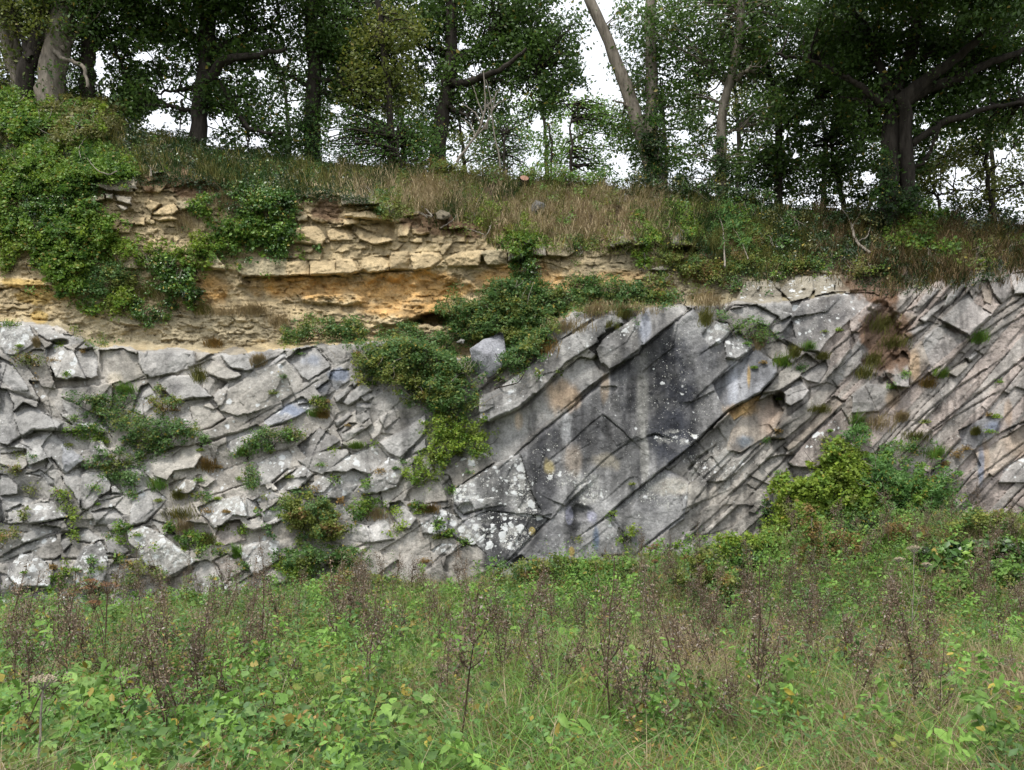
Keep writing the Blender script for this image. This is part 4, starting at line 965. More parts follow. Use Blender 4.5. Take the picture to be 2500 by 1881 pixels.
#PART2
# ------------------------------------------------------------------ shrubs and climbers on the face
PT = [
 # name, label, category, kind, thickness, density, size, blobs
 ('ivy', 'bright ivy sheet covering the top left corner of the cliff face', 'ivy', 'bright', .2, 1.0, .062, [('H', 110, 140, 250, 210), ('H', 90, 430, 190, 220)]),
 ('ivy', 'yellowing ivy on the left edge just above the buff rock ledge', 'ivy', 'yel', .18, .9, .055, [('H', 50, 740, 110, 170), ('H', 20, 560, 80, 120)]),
 ('hazel_bush', 'leafy green bush hanging over the grey flagstones at upper left', 'bush', 'bright', .32, 1.0, .065, [('H', 430, 120, 330, 170), ('H', 700, 50, 280, 110), ('H', 880, 80, 180, 100)]),
 ('ivy', 'dark ivy spread below the upper left bush beside the flagstones', 'ivy', 'ivy', .2, 1.1, .055, [('H', 420, 320, 250, 130), ('H', 640, 270, 110, 80), ('H', 300, 430, 160, 90)]),
 ('hazel_bush', 'large bright green bush on the yellow ledge at left', 'bush', 'bright', .38, 1.1, .068, [('H', 560, 640, 290, 190), ('H', 800, 540, 120, 110), ('H', 330, 580, 190, 110), ('H', 660, 420, 150, 60)]),
 ('hazel_bush', 'bright green bush drooping over the bare buff rock, lower left of the ledge', 'bush', 'bright', .36, 1.1, .065, [('H', 500, 880, 180, 110), ('H', 560, 990, 110, 60), ('H', 400, 830, 120, 80)]),
 ('hazel_bush', 'yellow green spreading shrub in front of the buff block row', 'shrub', 'yel', .4, .8, .065, [('H', 1080, 730, 190, 70), ('H', 1430, 760, 150, 120), ('H', 1540, 680, 70, 90)]),
 ('hazel_bush', 'dark green bush below the yellow green shrub on the ledge', 'bush', 'ivy', .45, 1.3, .06, [('H', 1240, 850, 100, 110), ('H', 1370, 960, 150, 120), ('H', 1430, 1060, 100, 60)]),
 ('bramble', 'dull green bramble heap between two leafy bushes on the left ledge', 'bramble', 'bramble', .3, 1.1, .05, [('H', 830, 950, 190, 100), ('H', 900, 870, 120, 60), ('H', 730, 1040, 140, 40)]),
 ('hazel_bush', 'small yellow green sprig hanging under the ledge grass', 'shrub', 'yel', .3, 1.0, .06, [('H', 940, 1120, 110, 90)]),
 ('ivy', 'dark ivy clump hanging to a point below the ledge grass', 'ivy', 'ivy', .25, 1.4, .05, [('H', 1090, 1180, 100, 70), ('H', 1240, 1225, 65, 45), ('H', 1145, 1280, 28, 40), ('H', 1480, 1140, 40, 40), ('H', 1290, 1140, 60, 30)]),
 ('ivy', 'thin trailing green creeper left of the hanging dark ivy', 'creeper', 'bright', .12, .9, .055, [('H', 660, 1120, 70, 30), ('H', 750, 1200, 100, 30)]),
 ('ivy', 'tall ivy curtain between the rubble bands left of centre', 'ivy', 'ivy', .28, 1.25, .058, [('H', 1960, 270, 190, 200), ('I', 220, 350, 170, 190), ('I', 230, 560, 130, 180), ('I', 250, 710, 60, 80)]),
 ('ivy', 'lighter green ivy bank left of the tall ivy curtain', 'ivy', 'bright', .28, 1.15, .06, [('H', 1850, 560, 260, 90), ('H', 1740, 700, 110, 100), ('H', 2040, 600, 180, 110), ('H', 1560, 380, 80, 100)]),
 ('shrub', 'yellow green shrub on the slope edge above the pale rubble', 'shrub', 'mixed', .4, 1.0, .055, [('I', 1120, 420, 90, 80), ('I', 1020, 270, 80, 50), ('I', 1150, 110, 110, 70)]),
 ('shrub', 'sprawling yellow green shrub beside the upturned root ball', 'shrub', 'yel', .3, .7, .05, [('I', 1560, 350, 90, 50), ('I', 1800, 430, 120, 90), ('I', 1680, 310, 130, 60)]),
 ('shrub', 'dark green shrub on the slope above the root ball', 'shrub', 'ivy', .4, 1.1, .055, [('I', 1580, 240, 100, 80), ('I', 1730, 260, 90, 60)]),
 ('ivy', 'yellow and green ivy below the grey boulder on the slope', 'ivy', 'yel', .2, 1.3, .05, [('J', 200, 500, 90, 80), ('J', 170, 580, 60, 60), ('J', 300, 560, 100, 70)]),
 ('ivy', 'green ivy hanging across the buff block row right of centre', 'ivy', 'bright', .25, 1.4, .05, [('J', 270, 650, 150, 60), ('J', 190, 680, 90, 50), ('J', 300, 730, 50, 60)]),
 ('ivy', 'dark ivy tail below the buff block row right of centre', 'ivy', 'ivy', .2, 1.4, .05, [('J', 260, 860, 90, 70), ('J', 350, 900, 70, 40)]),
 ('ivy', 'small dark ivy patch above the second buff block', 'ivy', 'ivy', .15, 1.2, .045, [('J', 610, 630, 70, 60), ('J', 680, 700, 40, 60)]),
 ('hazel_bush', 'bright green bush left of the overhanging grey block', 'bush', 'bright', .4, 1.05, .055, [('J', 1190, 520, 110, 100), ('J', 1120, 420, 90, 60), ('J', 1230, 640, 80, 60)]),
 ('hazel_bush', 'bright green bush right above the overhanging grey block', 'bush', 'bright', .4, 1.15, .055, [('J', 1470, 480, 150, 110), ('J', 1380, 360, 100, 60), ('J', 1540, 580, 80, 50)]),
 ('ivy', 'ivy strand beneath the bright bush right of centre', 'ivy', 'bright', .15, 1.2, .05, [('J', 1180, 760, 90, 70), ('J', 1180, 850, 70, 50)]),
 ('ash_sapling', 'feathery ash sapling with pale stem on the shaded slope', 'sapling', 'ash', .55, .95, .075, [('J', 1850, 420, 230, 90), ('J', 1900, 520, 170, 100), ('J', 1960, 660, 90, 70), ('J', 1800, 640, 70, 90)]),
 ('bramble', 'bramble bank left of the tilted slabs below the orange rock', 'bramble', 'bramble', .5, 1.3, .05, [('J', 200, 1110, 260, 140), ('J', 120, 1010, 140, 60), ('J', 330, 1230, 220, 110)]),
 ('bramble', 'ivy and bramble mass round the standing grey slab', 'bramble', 'bramble', .5, 1.3, .055, [('J', 230, 1400, 160, 160), ('J', 40, 1300, 130, 90), ('D', 470, 360, 120, 160)]),
 ('bramble', 'bramble row on the ledge above the tilted slabs', 'bramble', 'bramble', .4, 1.1, .05, [('J', 900, 1030, 280, 80), ('J', 700, 960, 120, 60), ('J', 650, 1120, 110, 60)]),
 ('bramble', 'low bramble on the ledge at the crest of the dark slab', 'bramble', 'mixed', .35, .9, .05, [('J', 1320, 1070, 240, 60), ('J', 1250, 950, 110, 50)]),
 ('bramble', 'bramble strip under the yellow bed left of centre', 'bramble', 'bramble', .5, 1.3, .05, [('C', 520, 80, 210, 90), ('C', 790, 90, 140, 90), ('C', 400, 120, 100, 60)]),
 ('bramble', 'bramble heap below the small cave', 'bramble', 'bramble', .45, 1.2, .05, [('C', 1240, 150, 200, 110), ('C', 1150, 260, 170, 110), ('C', 1450, 190, 170, 100)]),
 ('bramble', 'brown tinged bramble thicket above the middle of the grey rock', 'bramble', 'mixed', .45, 1.15, .05, [('C', 1150, 420, 200, 150), ('C', 1330, 520, 150, 110), ('C', 980, 330, 130, 80)]),
 ('bramble', 'green bramble tongue hanging left of the pale tilted slab', 'bramble', 'bramble', .45, 1.3, .05, [('C', 1600, 620, 190, 140), ('C', 1480, 480, 190, 110), ('C', 1640, 380, 110, 90)]),
 ('bramble', 'yellow turning bramble hanging at the tip of the pale tilted slab', 'bramble', 'yel', .4, 1.1, .048, [('C', 1620, 830, 200, 110), ('C', 1750, 960, 190, 70), ('C', 1500, 1000, 90, 100)]),
 ('bramble', 'thin yellow creeper in the shaded joint left of the big slab', 'creeper', 'yel', .25, .8, .045, [('C', 1420, 1100, 90, 100), ('C', 1290, 1180, 90, 70)]),
 ('bramble', 'bramble mat over broken grey blocks at left', 'bramble', 'bramble', .22, 1.0, .045, [('A', 680, 850, 160, 50), ('A', 880, 900, 140, 60), ('A', 820, 970, 130, 50)]),
 ('bramble', 'large bramble mat filling the hollow among the grey blocks', 'bramble', 'bramble', .28, 1.15, .045, [('A', 1080, 1080, 220, 90), ('A', 1180, 1180, 150, 80), ('A', 1400, 1100, 90, 50), ('A', 1560, 1200, 60, 50)]),
 ('bramble', 'reddish bramble clump below the pale square block', 'bramble', 'mixed', .22, 1.0, .045, [('A', 1270, 910, 110, 70), ('A', 1260, 800, 40, 40)]),
 ('weed', 'bright grassy weeds beside the rounded grey boulder', 'weed', 'bright', .15, 1.2, .04, [('A', 640, 1130, 120, 50), ('A', 560, 1020, 40, 20)]),
 ('bramble', 'bramble trail below the rounded grey boulder', 'bramble', 'bramble', .2, 1.0, .045, [('A', 960, 1300, 160, 60), ('A', 860, 1400, 70, 90), ('A', 950, 1480, 90, 60), ('A', 720, 1360, 60, 40)]),
 ('weed', 'small green weed below the yellow bed at left', 'weed', 'mixed', .12, .9, .04, [('A', 740, 410, 80, 50), ('A', 560, 340, 50, 25)]),
 ('weed', 'green grass patch on the far left rock top', 'weed', 'bright', .12, 1.2, .04, [('A', 80, 285, 110, 20)]),
 ('weed', 'thin weeds growing across the joint at the far left', 'weed', 'mixed', .12, .55, .04, [('A', 150, 550, 90, 40), ('A', 270, 570, 70, 50)]),
 ('bramble', 'dark bramble spray in the joint left of centre', 'bramble', 'bramble', .25, 1.1, .045, [('C', 180, 890, 160, 50), ('C', 60, 950, 80, 50), ('C', 200, 970, 60, 40)]),
 ('bramble', 'reddish weeds and grass on the ledge above the stepped blocks', 'weed', 'olive', .22, .9, .045, [('C', 370, 880, 90, 60), ('C', 560, 660, 60, 40)]),
 ('weed', 'green fern and weeds in the gap beside the rough block', 'weed', 'bramble', .18, 1.0, .04, [('C', 50, 1230, 40, 90), ('A', 1900, 1280, 60, 60), ('A', 1930, 1450, 40, 80)]),
 ('bramble', 'round bramble bush on the lower left rocks', 'bramble', 'mixed', .45, 1.25, .052, [('C', 500, 1500, 210, 150), ('C', 350, 1400, 80, 60), ('C', 620, 1620, 140, 70)]),
 ('bramble', 'green bramble below the round bush near the cliff foot', 'bramble', 'bramble', .4, 1.1, .05, [('N', 1660, 20, 160, 60), ('N', 1850, 30, 130, 60)]),
 ('creeper', 'yellow green creeper hanging to the meadow at lower left', 'creeper', 'yel', .22, 1.25, .05, [('N', 1600, 70, 80, 60), ('N', 1620, 160, 50, 60)]),
 ('weed', 'pale green weeds on the middle ledge below the stepped beds', 'weed', 'bright', .15, .9, .045, [('C', 880, 1500, 60, 60), ('C', 930, 1420, 110, 60), ('C', 700, 1230, 30, 30), ('C', 910, 1245, 40, 20)]),
 ('creeper', 'small yellow creeper trail in the middle of the grey rock', 'creeper', 'yel', .1, .8, .045, [('C', 1140, 1500, 40, 60), ('C', 1160, 1610, 60, 40)]),
 ('creeper', 'green vine trail crossing the rock left of the large slab', 'creeper', 'bright', .1, 1.1, .05, [('E', 210, 880, 25, 50), ('E', 280, 950, 50, 20), ('E', 430, 1025, 40, 25), ('E', 70, 750, 50, 25)]),
 ('weed', 'leafy plant under the lichened block at left', 'weed', 'bright', .25, 1.2, .05, [('B', 1500, 690, 90, 60), ('B', 1320, 600, 40, 30)]),
 ('weed', 'small green fern on the ledge between lichened blocks', 'weed', 'bramble', .15, 1.2, .045, [('B', 1560, 350, 55, 45), ('B', 1000, 330, 50, 30)]),
 ('weed', 'pale leafed plant under the overhanging lichened block', 'weed', 'yel', .1, 1.2, .05, [('B', 1880, 620, 35, 30), ('B', 1700, 580, 30, 12)]),
 ('creeper', 'yellow creeper climbing the left side of the lichened boulders', 'creeper', 'yel', .12, .9, .045, [('B', 510, 380, 70, 60), ('B', 565, 560, 25, 130), ('B', 510, 900, 25, 70), ('B', 450, 330, 50, 30)]),
 ('creeper', 'thin creeper on the far left rocks', 'creeper', 'mixed', .15, .9, .045, [('B', 60, 640, 70, 40), ('B', 100, 140, 60, 40), ('B', 230, 310, 50, 25), ('B', 180, 470, 25, 40), ('B', 20, 700, 30, 50)]),
 ('ivy', 'dark ivy string hanging on the speckled boulder at lower left', 'ivy', 'ivy', .12, 1.2, .045, [('B', 710, 870, 18, 80), ('B', 700, 1040, 25, 60), ('B', 740, 1110, 60, 60)]),
 ('weed', 'green weeds wedged beside the largest lichened block', 'weed', 'bright', .2, 1.0, .045, [('B', 940, 600, 60, 40), ('B', 930, 690, 30, 20), ('B', 890, 830, 50, 20), ('B', 1060, 740, 60, 25)]),
 ('bramble', 'mixed bramble below the largest lichened block', 'bramble', 'mixed', .3, 1.0, .05, [('B', 1070, 900, 80, 60), ('B', 1170, 960, 100, 70), ('B', 980, 1010, 80, 50)]),
 ('weed', 'green tuft of weeds on the leftmost lichened boulder', 'weed', 'bright', .15, 1.1, .045, [('B', 415, 970, 40, 35), ('B', 390, 1085, 40, 20), ('B', 600, 1050, 25, 15)]),
 ('weed', 'weeds between the small square block and the ledge', 'weed', 'bramble', .15, 1.0, .045, [('B', 1680, 780, 70, 30), ('B', 1540, 810, 40, 30), ('B', 1900, 880, 40, 40), ('B', 2060, 990, 50, 25)]),
 ('creeper', 'yellow green creeper on the big slab near its foot', 'creeper', 'yel', .12, 1.2, .04, [('E', 1690, 960, 50, 80), ('E', 1560, 810, 30, 20)]),
 ('hazel_bush', 'yellow green leafy bush in front of the right hand beds', 'bush', 'yel', .55, 1.35, .07, [('G', 830, 830, 270, 160), ('G', 700, 980, 190, 130), ('G', 1000, 700, 190, 120), ('G', 980, 560, 120, 80), ('G', 1100, 860, 190, 130), ('G', 560, 1080, 120, 70)]),
 ('ash_sapling', 'feathery green ash sapling in front of the right hand beds', 'sapling', 'ash', .6, 1.15, .075, [('G', 1350, 780, 290, 150), ('G', 1480, 900, 240, 150), ('G', 1250, 660, 150, 80), ('G', 1080, 460, 70, 60), ('G', 1600, 800, 130, 80)]),
 ('bramble', 'dark undergrowth below the yellow green bush', 'bramble', 'ivy', .4, 1.2, .055, [('G', 620, 1120, 130, 80), ('G', 1000, 960, 180, 80), ('G', 1150, 1050, 160, 80)]),
 ('weed', 'small feathery weeds on the red beds above the sapling', 'weed', 'ash', .15, 1.0, .05, [('G', 1260, 540, 80, 50), ('G', 1460, 520, 90, 40), ('G', 1090, 400, 50, 40)]),
 ('ivy', 'small ivy strand on the grey block at the foot of the tilted beds', 'ivy', 'ivy', .1, 1.1, .045, [('G', 470, 960, 20, 60), ('G', 470, 1050, 30, 40)]),
 ('shrub', 'drooping dark green maple shrub hanging from the shaded bank', 'shrub', 'bright', .5, 1.2, .075, [('M', 1570, 1040, 150, 90), ('M', 1540, 1150, 150, 70), ('M', 1660, 1110, 100, 70), ('M', 1790, 1220, 90, 45)]),
 ('ivy', 'dark ivy below the drooping shrub on the shaded bank', 'ivy', 'dark', .25, 1.1, .055, [('M', 1350, 1260, 130, 90), ('M', 1620, 1290, 110, 70), ('M', 1130, 1250, 160, 60)]),
 ('ivy', 'dark ivy carpet on the shaded slope above the buff blocks at right', 'ivy', 'ivy', .2, .9, .05, [('F', 700, 90, 260, 50), ('F', 250, 250, 60, 50), ('F', 480, 80, 160, 50), ('F', 560, 190, 60, 30)]),
 ('weed', 'sage green weeds spilling between the two grey humps', 'weed', 'ash', .18, .8, .05, [('F', 370, 560, 110, 70), ('F', 480, 620, 60, 30), ('F', 170, 470, 40, 30)]),
 ('hazel_bush', 'dense green bushes on the top left hill', 'bush', 'bright', .8, 1.2, .07, [('K', 200, 500, 230, 100), ('K', 80, 560, 130, 110), ('K', 90, 380, 130, 80)]),
 ('hazel_bush', 'olive green bush crowning the slope at upper left', 'bush', 'olive', .8, 1.25, .07, [('K', 600, 520, 210, 120), ('K', 480, 600, 200, 90), ('K', 400, 430, 140, 60)]),
 ('hazel_bush', 'mid green bush below the crowning bush at upper left', 'bush', 'bright', .5, 1.15, .065, [('K', 480, 730, 220, 80), ('K', 730, 820, 170, 100), ('K', 250, 760, 190, 100), ('K', 600, 870, 140, 50)]),
 ('ivy', 'dark ivy hanging over the brink beneath the two left oaks', 'ivy', 'dark', .35, 1.2, .055, [('K', 1150, 700, 260, 60), ('K', 1500, 790, 220, 60), ('K', 1800, 820, 200, 60), ('K', 1850, 940, 200, 70)]),
 ('ivy', 'dark bramble cover on the brink above the ivy curtain', 'bramble', 'dark', .35, 1.1, .055, [('I', 250, 120, 300, 70), ('I', 600, 90, 170, 60), ('I', 120, 200, 150, 60)]),
 ('bramble', 'bramble and ivy drape at the left end of the pale tilted slab', 'bramble', 'bramble', .45, 1.2, .05, [('D', 330, 230, 220, 150), ('D', 620, 120, 260, 120), ('D', 60, 180, 130, 150), ('D', 600, 300, 140, 110), ('D', 480, 520, 130, 110)]),
 ('bramble', 'green bramble ribbon along the ledge behind the jutting block', 'bramble', 'bramble', .35, 1.0, .05, [('D', 1000, 90, 300, 80), ('D', 1350, 80, 230, 70), ('D', 1650, 90, 200, 50)]),
 ('bramble', 'dense bramble apron between the cave and the standing slab', 'bramble', 'bramble', .45, 1.2, .05, [('C', 1500, 330, 230, 150), ('C', 1750, 60, 200, 90), ('C', 1300, 330, 200, 120), ('C', 1050, 260, 130, 90)]),
 ('shrub', 'tangled dark shrubs on the shaded bank left of the great oak', 'shrub', 'dark', .5, 1.1, .06, [('M', 620, 1010, 160, 80), ('M', 850, 1080, 170, 90), ('M', 1000, 1180, 150, 70), ('M', 760, 1200, 120, 60)]),
 ('shrub', 'dark scrub under the great oak at the lip of the bank', 'shrub', 'dark', .5, 1.2, .06, [('M', 1250, 1060, 180, 50), ('M', 1450, 1010, 160, 50), ('M', 1700, 1060, 180, 40), ('M', 1950, 1110, 220, 40)]),
 ('shrub', 'olive scrub behind the boulder on the grassy slope', 'shrub', 'olive', .4, .9, .055, [('J', 450, 300, 200, 70), ('J', 750, 260, 160, 60), ('J', 950, 330, 120, 80), ('J', 560, 480, 80, 50)]),
 ('shrub', 'mid green scrub along the brink right of the bare saplings', 'shrub', 'mead', .4, 1.0, .055, [('L', 1400, 900, 120, 60), ('L', 1600, 930, 160, 60), ('L', 1850, 930, 140, 60), ('L', 1150, 900, 100, 50)]),
 ('shrub', 'dark scrub at the foot of the crossing grey trunks', 'shrub', 'dark', .4, 1.1, .06, [('L', 2080, 980, 150, 60), ('M', 80, 900, 120, 70), ('M', 320, 920, 150, 60), ('M', 560, 930, 120, 50)]),
 ('shrub', 'yellowing herbs hanging over the buff blocks at the right', 'shrub', 'mixed', .3, .9, .05, [('J', 1360, 760, 110, 60), ('J', 1560, 850, 130, 70), ('J', 880, 620, 90, 60)]),
 ('bramble', 'brown tinged undergrowth on the bank above the buff blocks at right', 'bramble', 'mixed', .3, .9, .05, [('J', 1750, 900, 180, 90), ('J', 1950, 820, 140, 80), ('J', 2080, 620, 100, 120), ('F', 620, 110, 200, 50)]),
 ('ivy', 'dark ivy and scrub cloaking the brink below the first oak', 'ivy', 'dark', .35, 1.0, .055, [('K', 1000, 640, 140, 60), ('K', 1300, 760, 160, 60), ('K', 1050, 760, 140, 70), ('K', 1600, 880, 130, 50)]),
 ('shrub', 'mid green scrub patch on the brink below the second oak', 'shrub', 'bramble', .35, 1.0, .055, [('K', 2050, 850, 130, 70), ('I', 420, 60, 140, 60), ('K', 1780, 880, 120, 50)]),
 ('shrub', 'golden scrub on the grassy brow above the yellow beds', 'shrub', 'mixed', .35, .95, .05, [('L', 560, 930, 130, 60), ('L', 780, 880, 120, 60), ('L', 900, 970, 140, 60), ('L', 500, 1040, 110, 50)]),
 ('shrub', 'pale green herbs on the slope left of the boulder', 'weed', 'yel', .25, .8, .045, [('L', 1000, 1050, 120, 50), ('L', 1120, 1120, 110, 40), ('L', 860, 1080, 80, 40)]),
 ('weed', 'patch of green herbs in the dry grass right of the boulder', 'weed', 'mead', .2, .7, .045, [('J', 800, 380, 80, 60), ('J', 620, 380, 50, 40), ('J', 900, 500, 70, 50)]),
 ('shrub', 'rusty green scrub on the shaded bank at the far right', 'shrub', 'olive', .35, .9, .055, [('M', 1950, 1230, 150, 60), ('M', 2120, 1190, 120, 50), ('M', 1900, 1330, 110, 40), ('M', 1250, 1350, 120, 50)]),
 ('bush', 'golden and green low bush above the yellow beds in the centre', 'bush', 'mixed', .4, 1.1, .055, [('I', 1300, 120, 120, 60), ('I', 1450, 90, 150, 60), ('I', 1650, 140, 130, 60), ('I', 900, 130, 120, 60)]),
]
for i, (nm, lab, cat, kind, th, dn, sz, bl) in enumerate(PT):
    patch(nm, lab, cat, kind, bl, th, dn, sz, seed=i + 1, mat=M_IVY if kind in ('ivy', 'dark') else M_LEAF)

# pale leaning stem of the ash sapling on the slope, and grass tufts in the joints
TF = [('B', 1420, 580, 70, 70, 'tan'), ('B', 1400, 480, 110, 60, 'olive'), ('B', 1220, 260, 60, 50, 'mead'), ('B', 1380, 340, 50, 40, 'olive'), ('B', 1830, 780, 30, 50, 'mead'),
      ('B', 1600, 690, 60, 50, 'olive'), ('A', 980, 790, 80, 40, 'mead'), ('A', 1540, 680, 50, 60, 'olive'), ('A', 1600, 1370, 60, 60, 'autumn'), ('A', 1880, 1280, 50, 30, 'mead'),
      ('A', 2010, 570, 40, 40, 'tan'), ('C', 560, 640, 50, 30, 'mead'), ('C', 540, 730, 50, 25, 'mead'), ('C', 850, 985, 70, 18, 'bright'), ('C', 1010, 1500, 80, 50, 'tan'),
      ('C', 90, 330, 40, 40, 'tan'), ('F', 1250, 520, 90, 70, 'olive'), ('F', 1330, 650, 90, 50, 'olive'), ('F', 1190, 760, 60, 60, 'olive'), ('F', 1130, 850, 60, 50, 'olive'), ('F', 1900, 620, 60, 40, 'mead'),
      ('F', 580, 780, 60, 40, 'bright'), ('F', 755, 690, 45, 20, 'mead'), ('F', 850, 755, 35, 15, 'olive'), ('F', 1640, 870, 50, 25, 'bright'), ('F', 1560, 930, 50, 30, 'autumn'), ('F', 830, 1110, 60, 20, 'olive'),
      ('F', 1210, 1190, 110, 60, 'tan'), ('F', 1080, 1180, 40, 50, 'mead'), ('F', 1380, 1160, 40, 30, 'tan'), ('F', 1480, 1290, 80, 30, 'olive'), ('F', 1610, 1400, 60, 40, 'mead'), ('F', 1880, 1260, 25, 20, 'olive'),
      ('H', 1700, 1210, 150, 30, 'tan'), ('H', 1950, 1190, 120, 50, 'tan'), ('H', 1560, 1190, 60, 40, 'olive'), ('H', 1150, 1050, 280, 70, 'olive'), ('H', 1330, 1110, 110, 40, 'tan'), ('I', 60, 1190, 80, 40, 'tan'),
      ('I', 250, 1270, 80, 60, 'tan'), ('H', 1750, 330, 130, 90, 'tan'), ('H', 1430, 500, 80, 90, 'tan'), ('F', 90, 370, 110, 50, 'tan'), ('F', 60, 480, 40, 60, 'olive'), ('F', 420, 650, 30, 50, 'tan'), ('F', 660, 720, 40, 40, 'olive'),
      ('D', 870, 560 - 260, 200, 60, 'tan'), ('D', 1100, 130, 220, 50, 'tan'), ('D', 1330, 210, 60, 40, 'olive'), ('D', 720, 450, 90, 90, 'autumn'), ('D', 1250, 310, 40, 20, 'olive'), ('J', 1050, 1180, 220, 50, 'tan'), ('J', 1630, 1090, 90, 60, 'tan'), ('J', 780, 1200, 90, 50, 'tan'),
      ('A', 1650, 440, 60, 30, 'autumn'), ('A', 290, 440, 20, 30, 'tan'), ('J', 1400, 800, 160, 60, 'mixed'), ('J', 1650, 900, 140, 80, 'autumn'), ('C', 600, 740, 40, 25, 'autumn'), ('E', 150, 770, 70, 30, 'autumn')]
KW = dict(tan='straw coloured', olive='olive green', mead='fresh green', bright='bright green', autumn='rusty brown', mixed='yellow green')
def near_name(reg, kind):
    return dict(A='in the upper left grey blocks', B='among the lichened lower left boulders', C='in the stepped grey beds left of centre', D='along the crest of the tilted slabs',
                E='at the left end of the big slab', F='on the steep right hand beds', H='on the buff beds at left', I='under the buff beds near the centre', J='on the ledge above the tilted slabs')[reg]
for i, (reg, cx, cy, rx, ry, kind) in enumerate(TF):
    tuft('%s grass tuft %s' % (KW[kind], near_name(reg, kind)), kind, reg, cx, cy, rx, ry, i, group='%s grass tufts %s' % (KW[kind], near_name(reg, kind)))

# ------------------------------------------------------------------ loose stones, stump, root ball, fallen branch
def boulder(name, label, reg, outline, depth, thick, col, seed, lich=.4, back=0.):
    pl = pts(reg, outline); c = pl.mean(0); r = np.random.default_rng(seed); Y0 = float(depth_at(*c)) - depth
    rings = []; K = 48
    seg = np.concatenate([pl, pl[:1]]); L = np.concatenate([[0], np.cumsum(np.hypot(*np.diff(seg, axis=0).T))])
    q = np.linspace(0, L[-1], K, endpoint=False); ox = np.interp(q, L, seg[:, 0]); oy = np.interp(q, L, seg[:, 1])
    ox += r.normal(size=K) * .5; oy += r.normal(size=K) * .5
    Vl = []
    prof = [(.9, thick), (1.0, thick * .6), (1.0, .08 * thick), (.965, 0.0), (.7, -.01), (.45, -.02), (.2, -.025)]
    tx, tz = r.normal() * .12, .25
    for s, dy in prof:
        x = c[0] + (ox - c[0]) * s; y = c[1] + (oy - c[1]) * s
        w_ = (x - c[0]) / 60 * tx - (y - c[1]) / 60 * tz * .5
        rr_ = seed * 1.7; yy = Y0 + dy + w_ + .025 * fbm(x, y, 14, 3, seed) + (0.16 * np.abs((x - c[0]) * math.cos(rr_) + (y - c[1]) * math.sin(rr_) - 6) / 30 if s < 1 or dy < .3 * thick else 0)
        Vl.append(P(x, y, yy))
    V = np.concatenate(Vl + [P(np.array([c[0]]), np.array([c[1]]), np.array([Y0 - .085])), P(np.array([c[0]]), np.array([c[1]]), np.array([Y0 + thick]))])
    F = []
    for a in range(len(prof) - 1):
        for j in range(K):
            j2 = (j + 1) % K; F += [[a * K + j, a * K + j2, (a + 1) * K + j2], [a * K + j, (a + 1) * K + j2, (a + 1) * K + j]]
    a = (len(prof) - 1) * K; n0 = len(prof) * K
    for j in range(K): F += [[a + j, a + (j + 1) % K, n0], [(j + 1) % K, j, n0 + 1]]
    base = P(np.array(c[0]), np.array(pl[:, 1].max()), Y0); V = V - base
    o = mesh_obj(name, V, np.array(F), M_ROCK, np.array(col) * (.9 + .2 * r.random((len(V), 1))), attrs={'Lichen': np.full((len(V), 3), lich)})
    o.location = tuple(base.tolist()); tagobj(o, label, 'rock'); return o
boulder('rock_slab', 'pale grey standing slab half buried in brambles', 'D', '150,480 250,410 350,370 378,345 410,370 425,480 420,560 390,640 300,705 240,690 170,640 158,560', .5, .30, (.33, .33, .35), 5, .3)
boulder('boulder', 'grey pointed boulder perched on the grassy slope', 'J', '280,420 310,375 345,343 400,365 440,405 435,440 380,450 355,480 290,470', .30, .4, (.17, .165, .155), 6, .25)
boulder('rock', 'small pale grey rock poking out of brambles below the cave', 'C', '1620,180 1660,150 1690,160 1680,190', .45, .15, (.28, .27, .25), 7, .2)
boulder('rock', 'brown jagged rock beside the exposed roots', 'I', '1465,450 1500,415 1570,440 1585,470 1540,500 1480,490', .25, .25, (.20, .17, .12), 8, .3)

def stump(label, cx, cy, w_, h_, Yo, seed):
    Y = float(depth_at(cx, cy)) - Yo; base = P(np.array(cx), np.array(cy + h_ * .6), Y); s = Y / FPX
    root = thing('tree_stump', label, 'stump', tuple(base.tolist()))
    r = np.random.default_rng(seed)
    p = np.array([[0, .1, -h_ * .1 * s], [0, .03, h_ * .4 * s], [w_ * .1 * s, -.06, h_ * .75 * s], [w_ * .16 * s, -.16, h_ * 1.05 * s]])
    v = tube(smooth_path(p, 10), np.linspace(w_ * .62 * s, w_ * .42 * s, 10), 12, seed, .35)
    mesh_obj('trunk', v[0], v[1], M_BARK, None, root)
    end = p[-1]; tg = unit(p[-1] - p[-2]); u = unit(np.cross(tg, [0, 1, .2])); vv = np.cross(tg, u)
    an = np.arange(14) * 6.283 / 14; ring = end + tg * .004 + (np.cos(an)[:, None] * u + np.sin(an)[:, None] * vv) * w_ * .40 * s
    V = np.concatenate([ring, [end + tg * .012]]); F = np.array([[j, (j + 1) % 14, 14] for j in range(14)])
    m_, t_, b_ = newmat('cut_wood'); wv = t_.nodes.new('ShaderNodeTexNoise'); wv.inputs['Scale'].default_value = 30
    rr = t_.nodes.new('ShaderNodeValToRGB'); rr.color_ramp.elements[0].color = (.16, .07, .04, 1); rr.color_ramp.elements[1].color = (.42, .22, .14, 1)
    t_.links.new(wv.outputs['Fac'], rr.inputs[0]); t_.links.new(rr.outputs[0], b_.inputs['Base Color'])
    mesh_obj('cut_face', V, F, m_, None, root)
    return root
stump('sawn tree stump with reddish cut face on the grassy slope', 1276, 452, 26, 22, .22, 3)

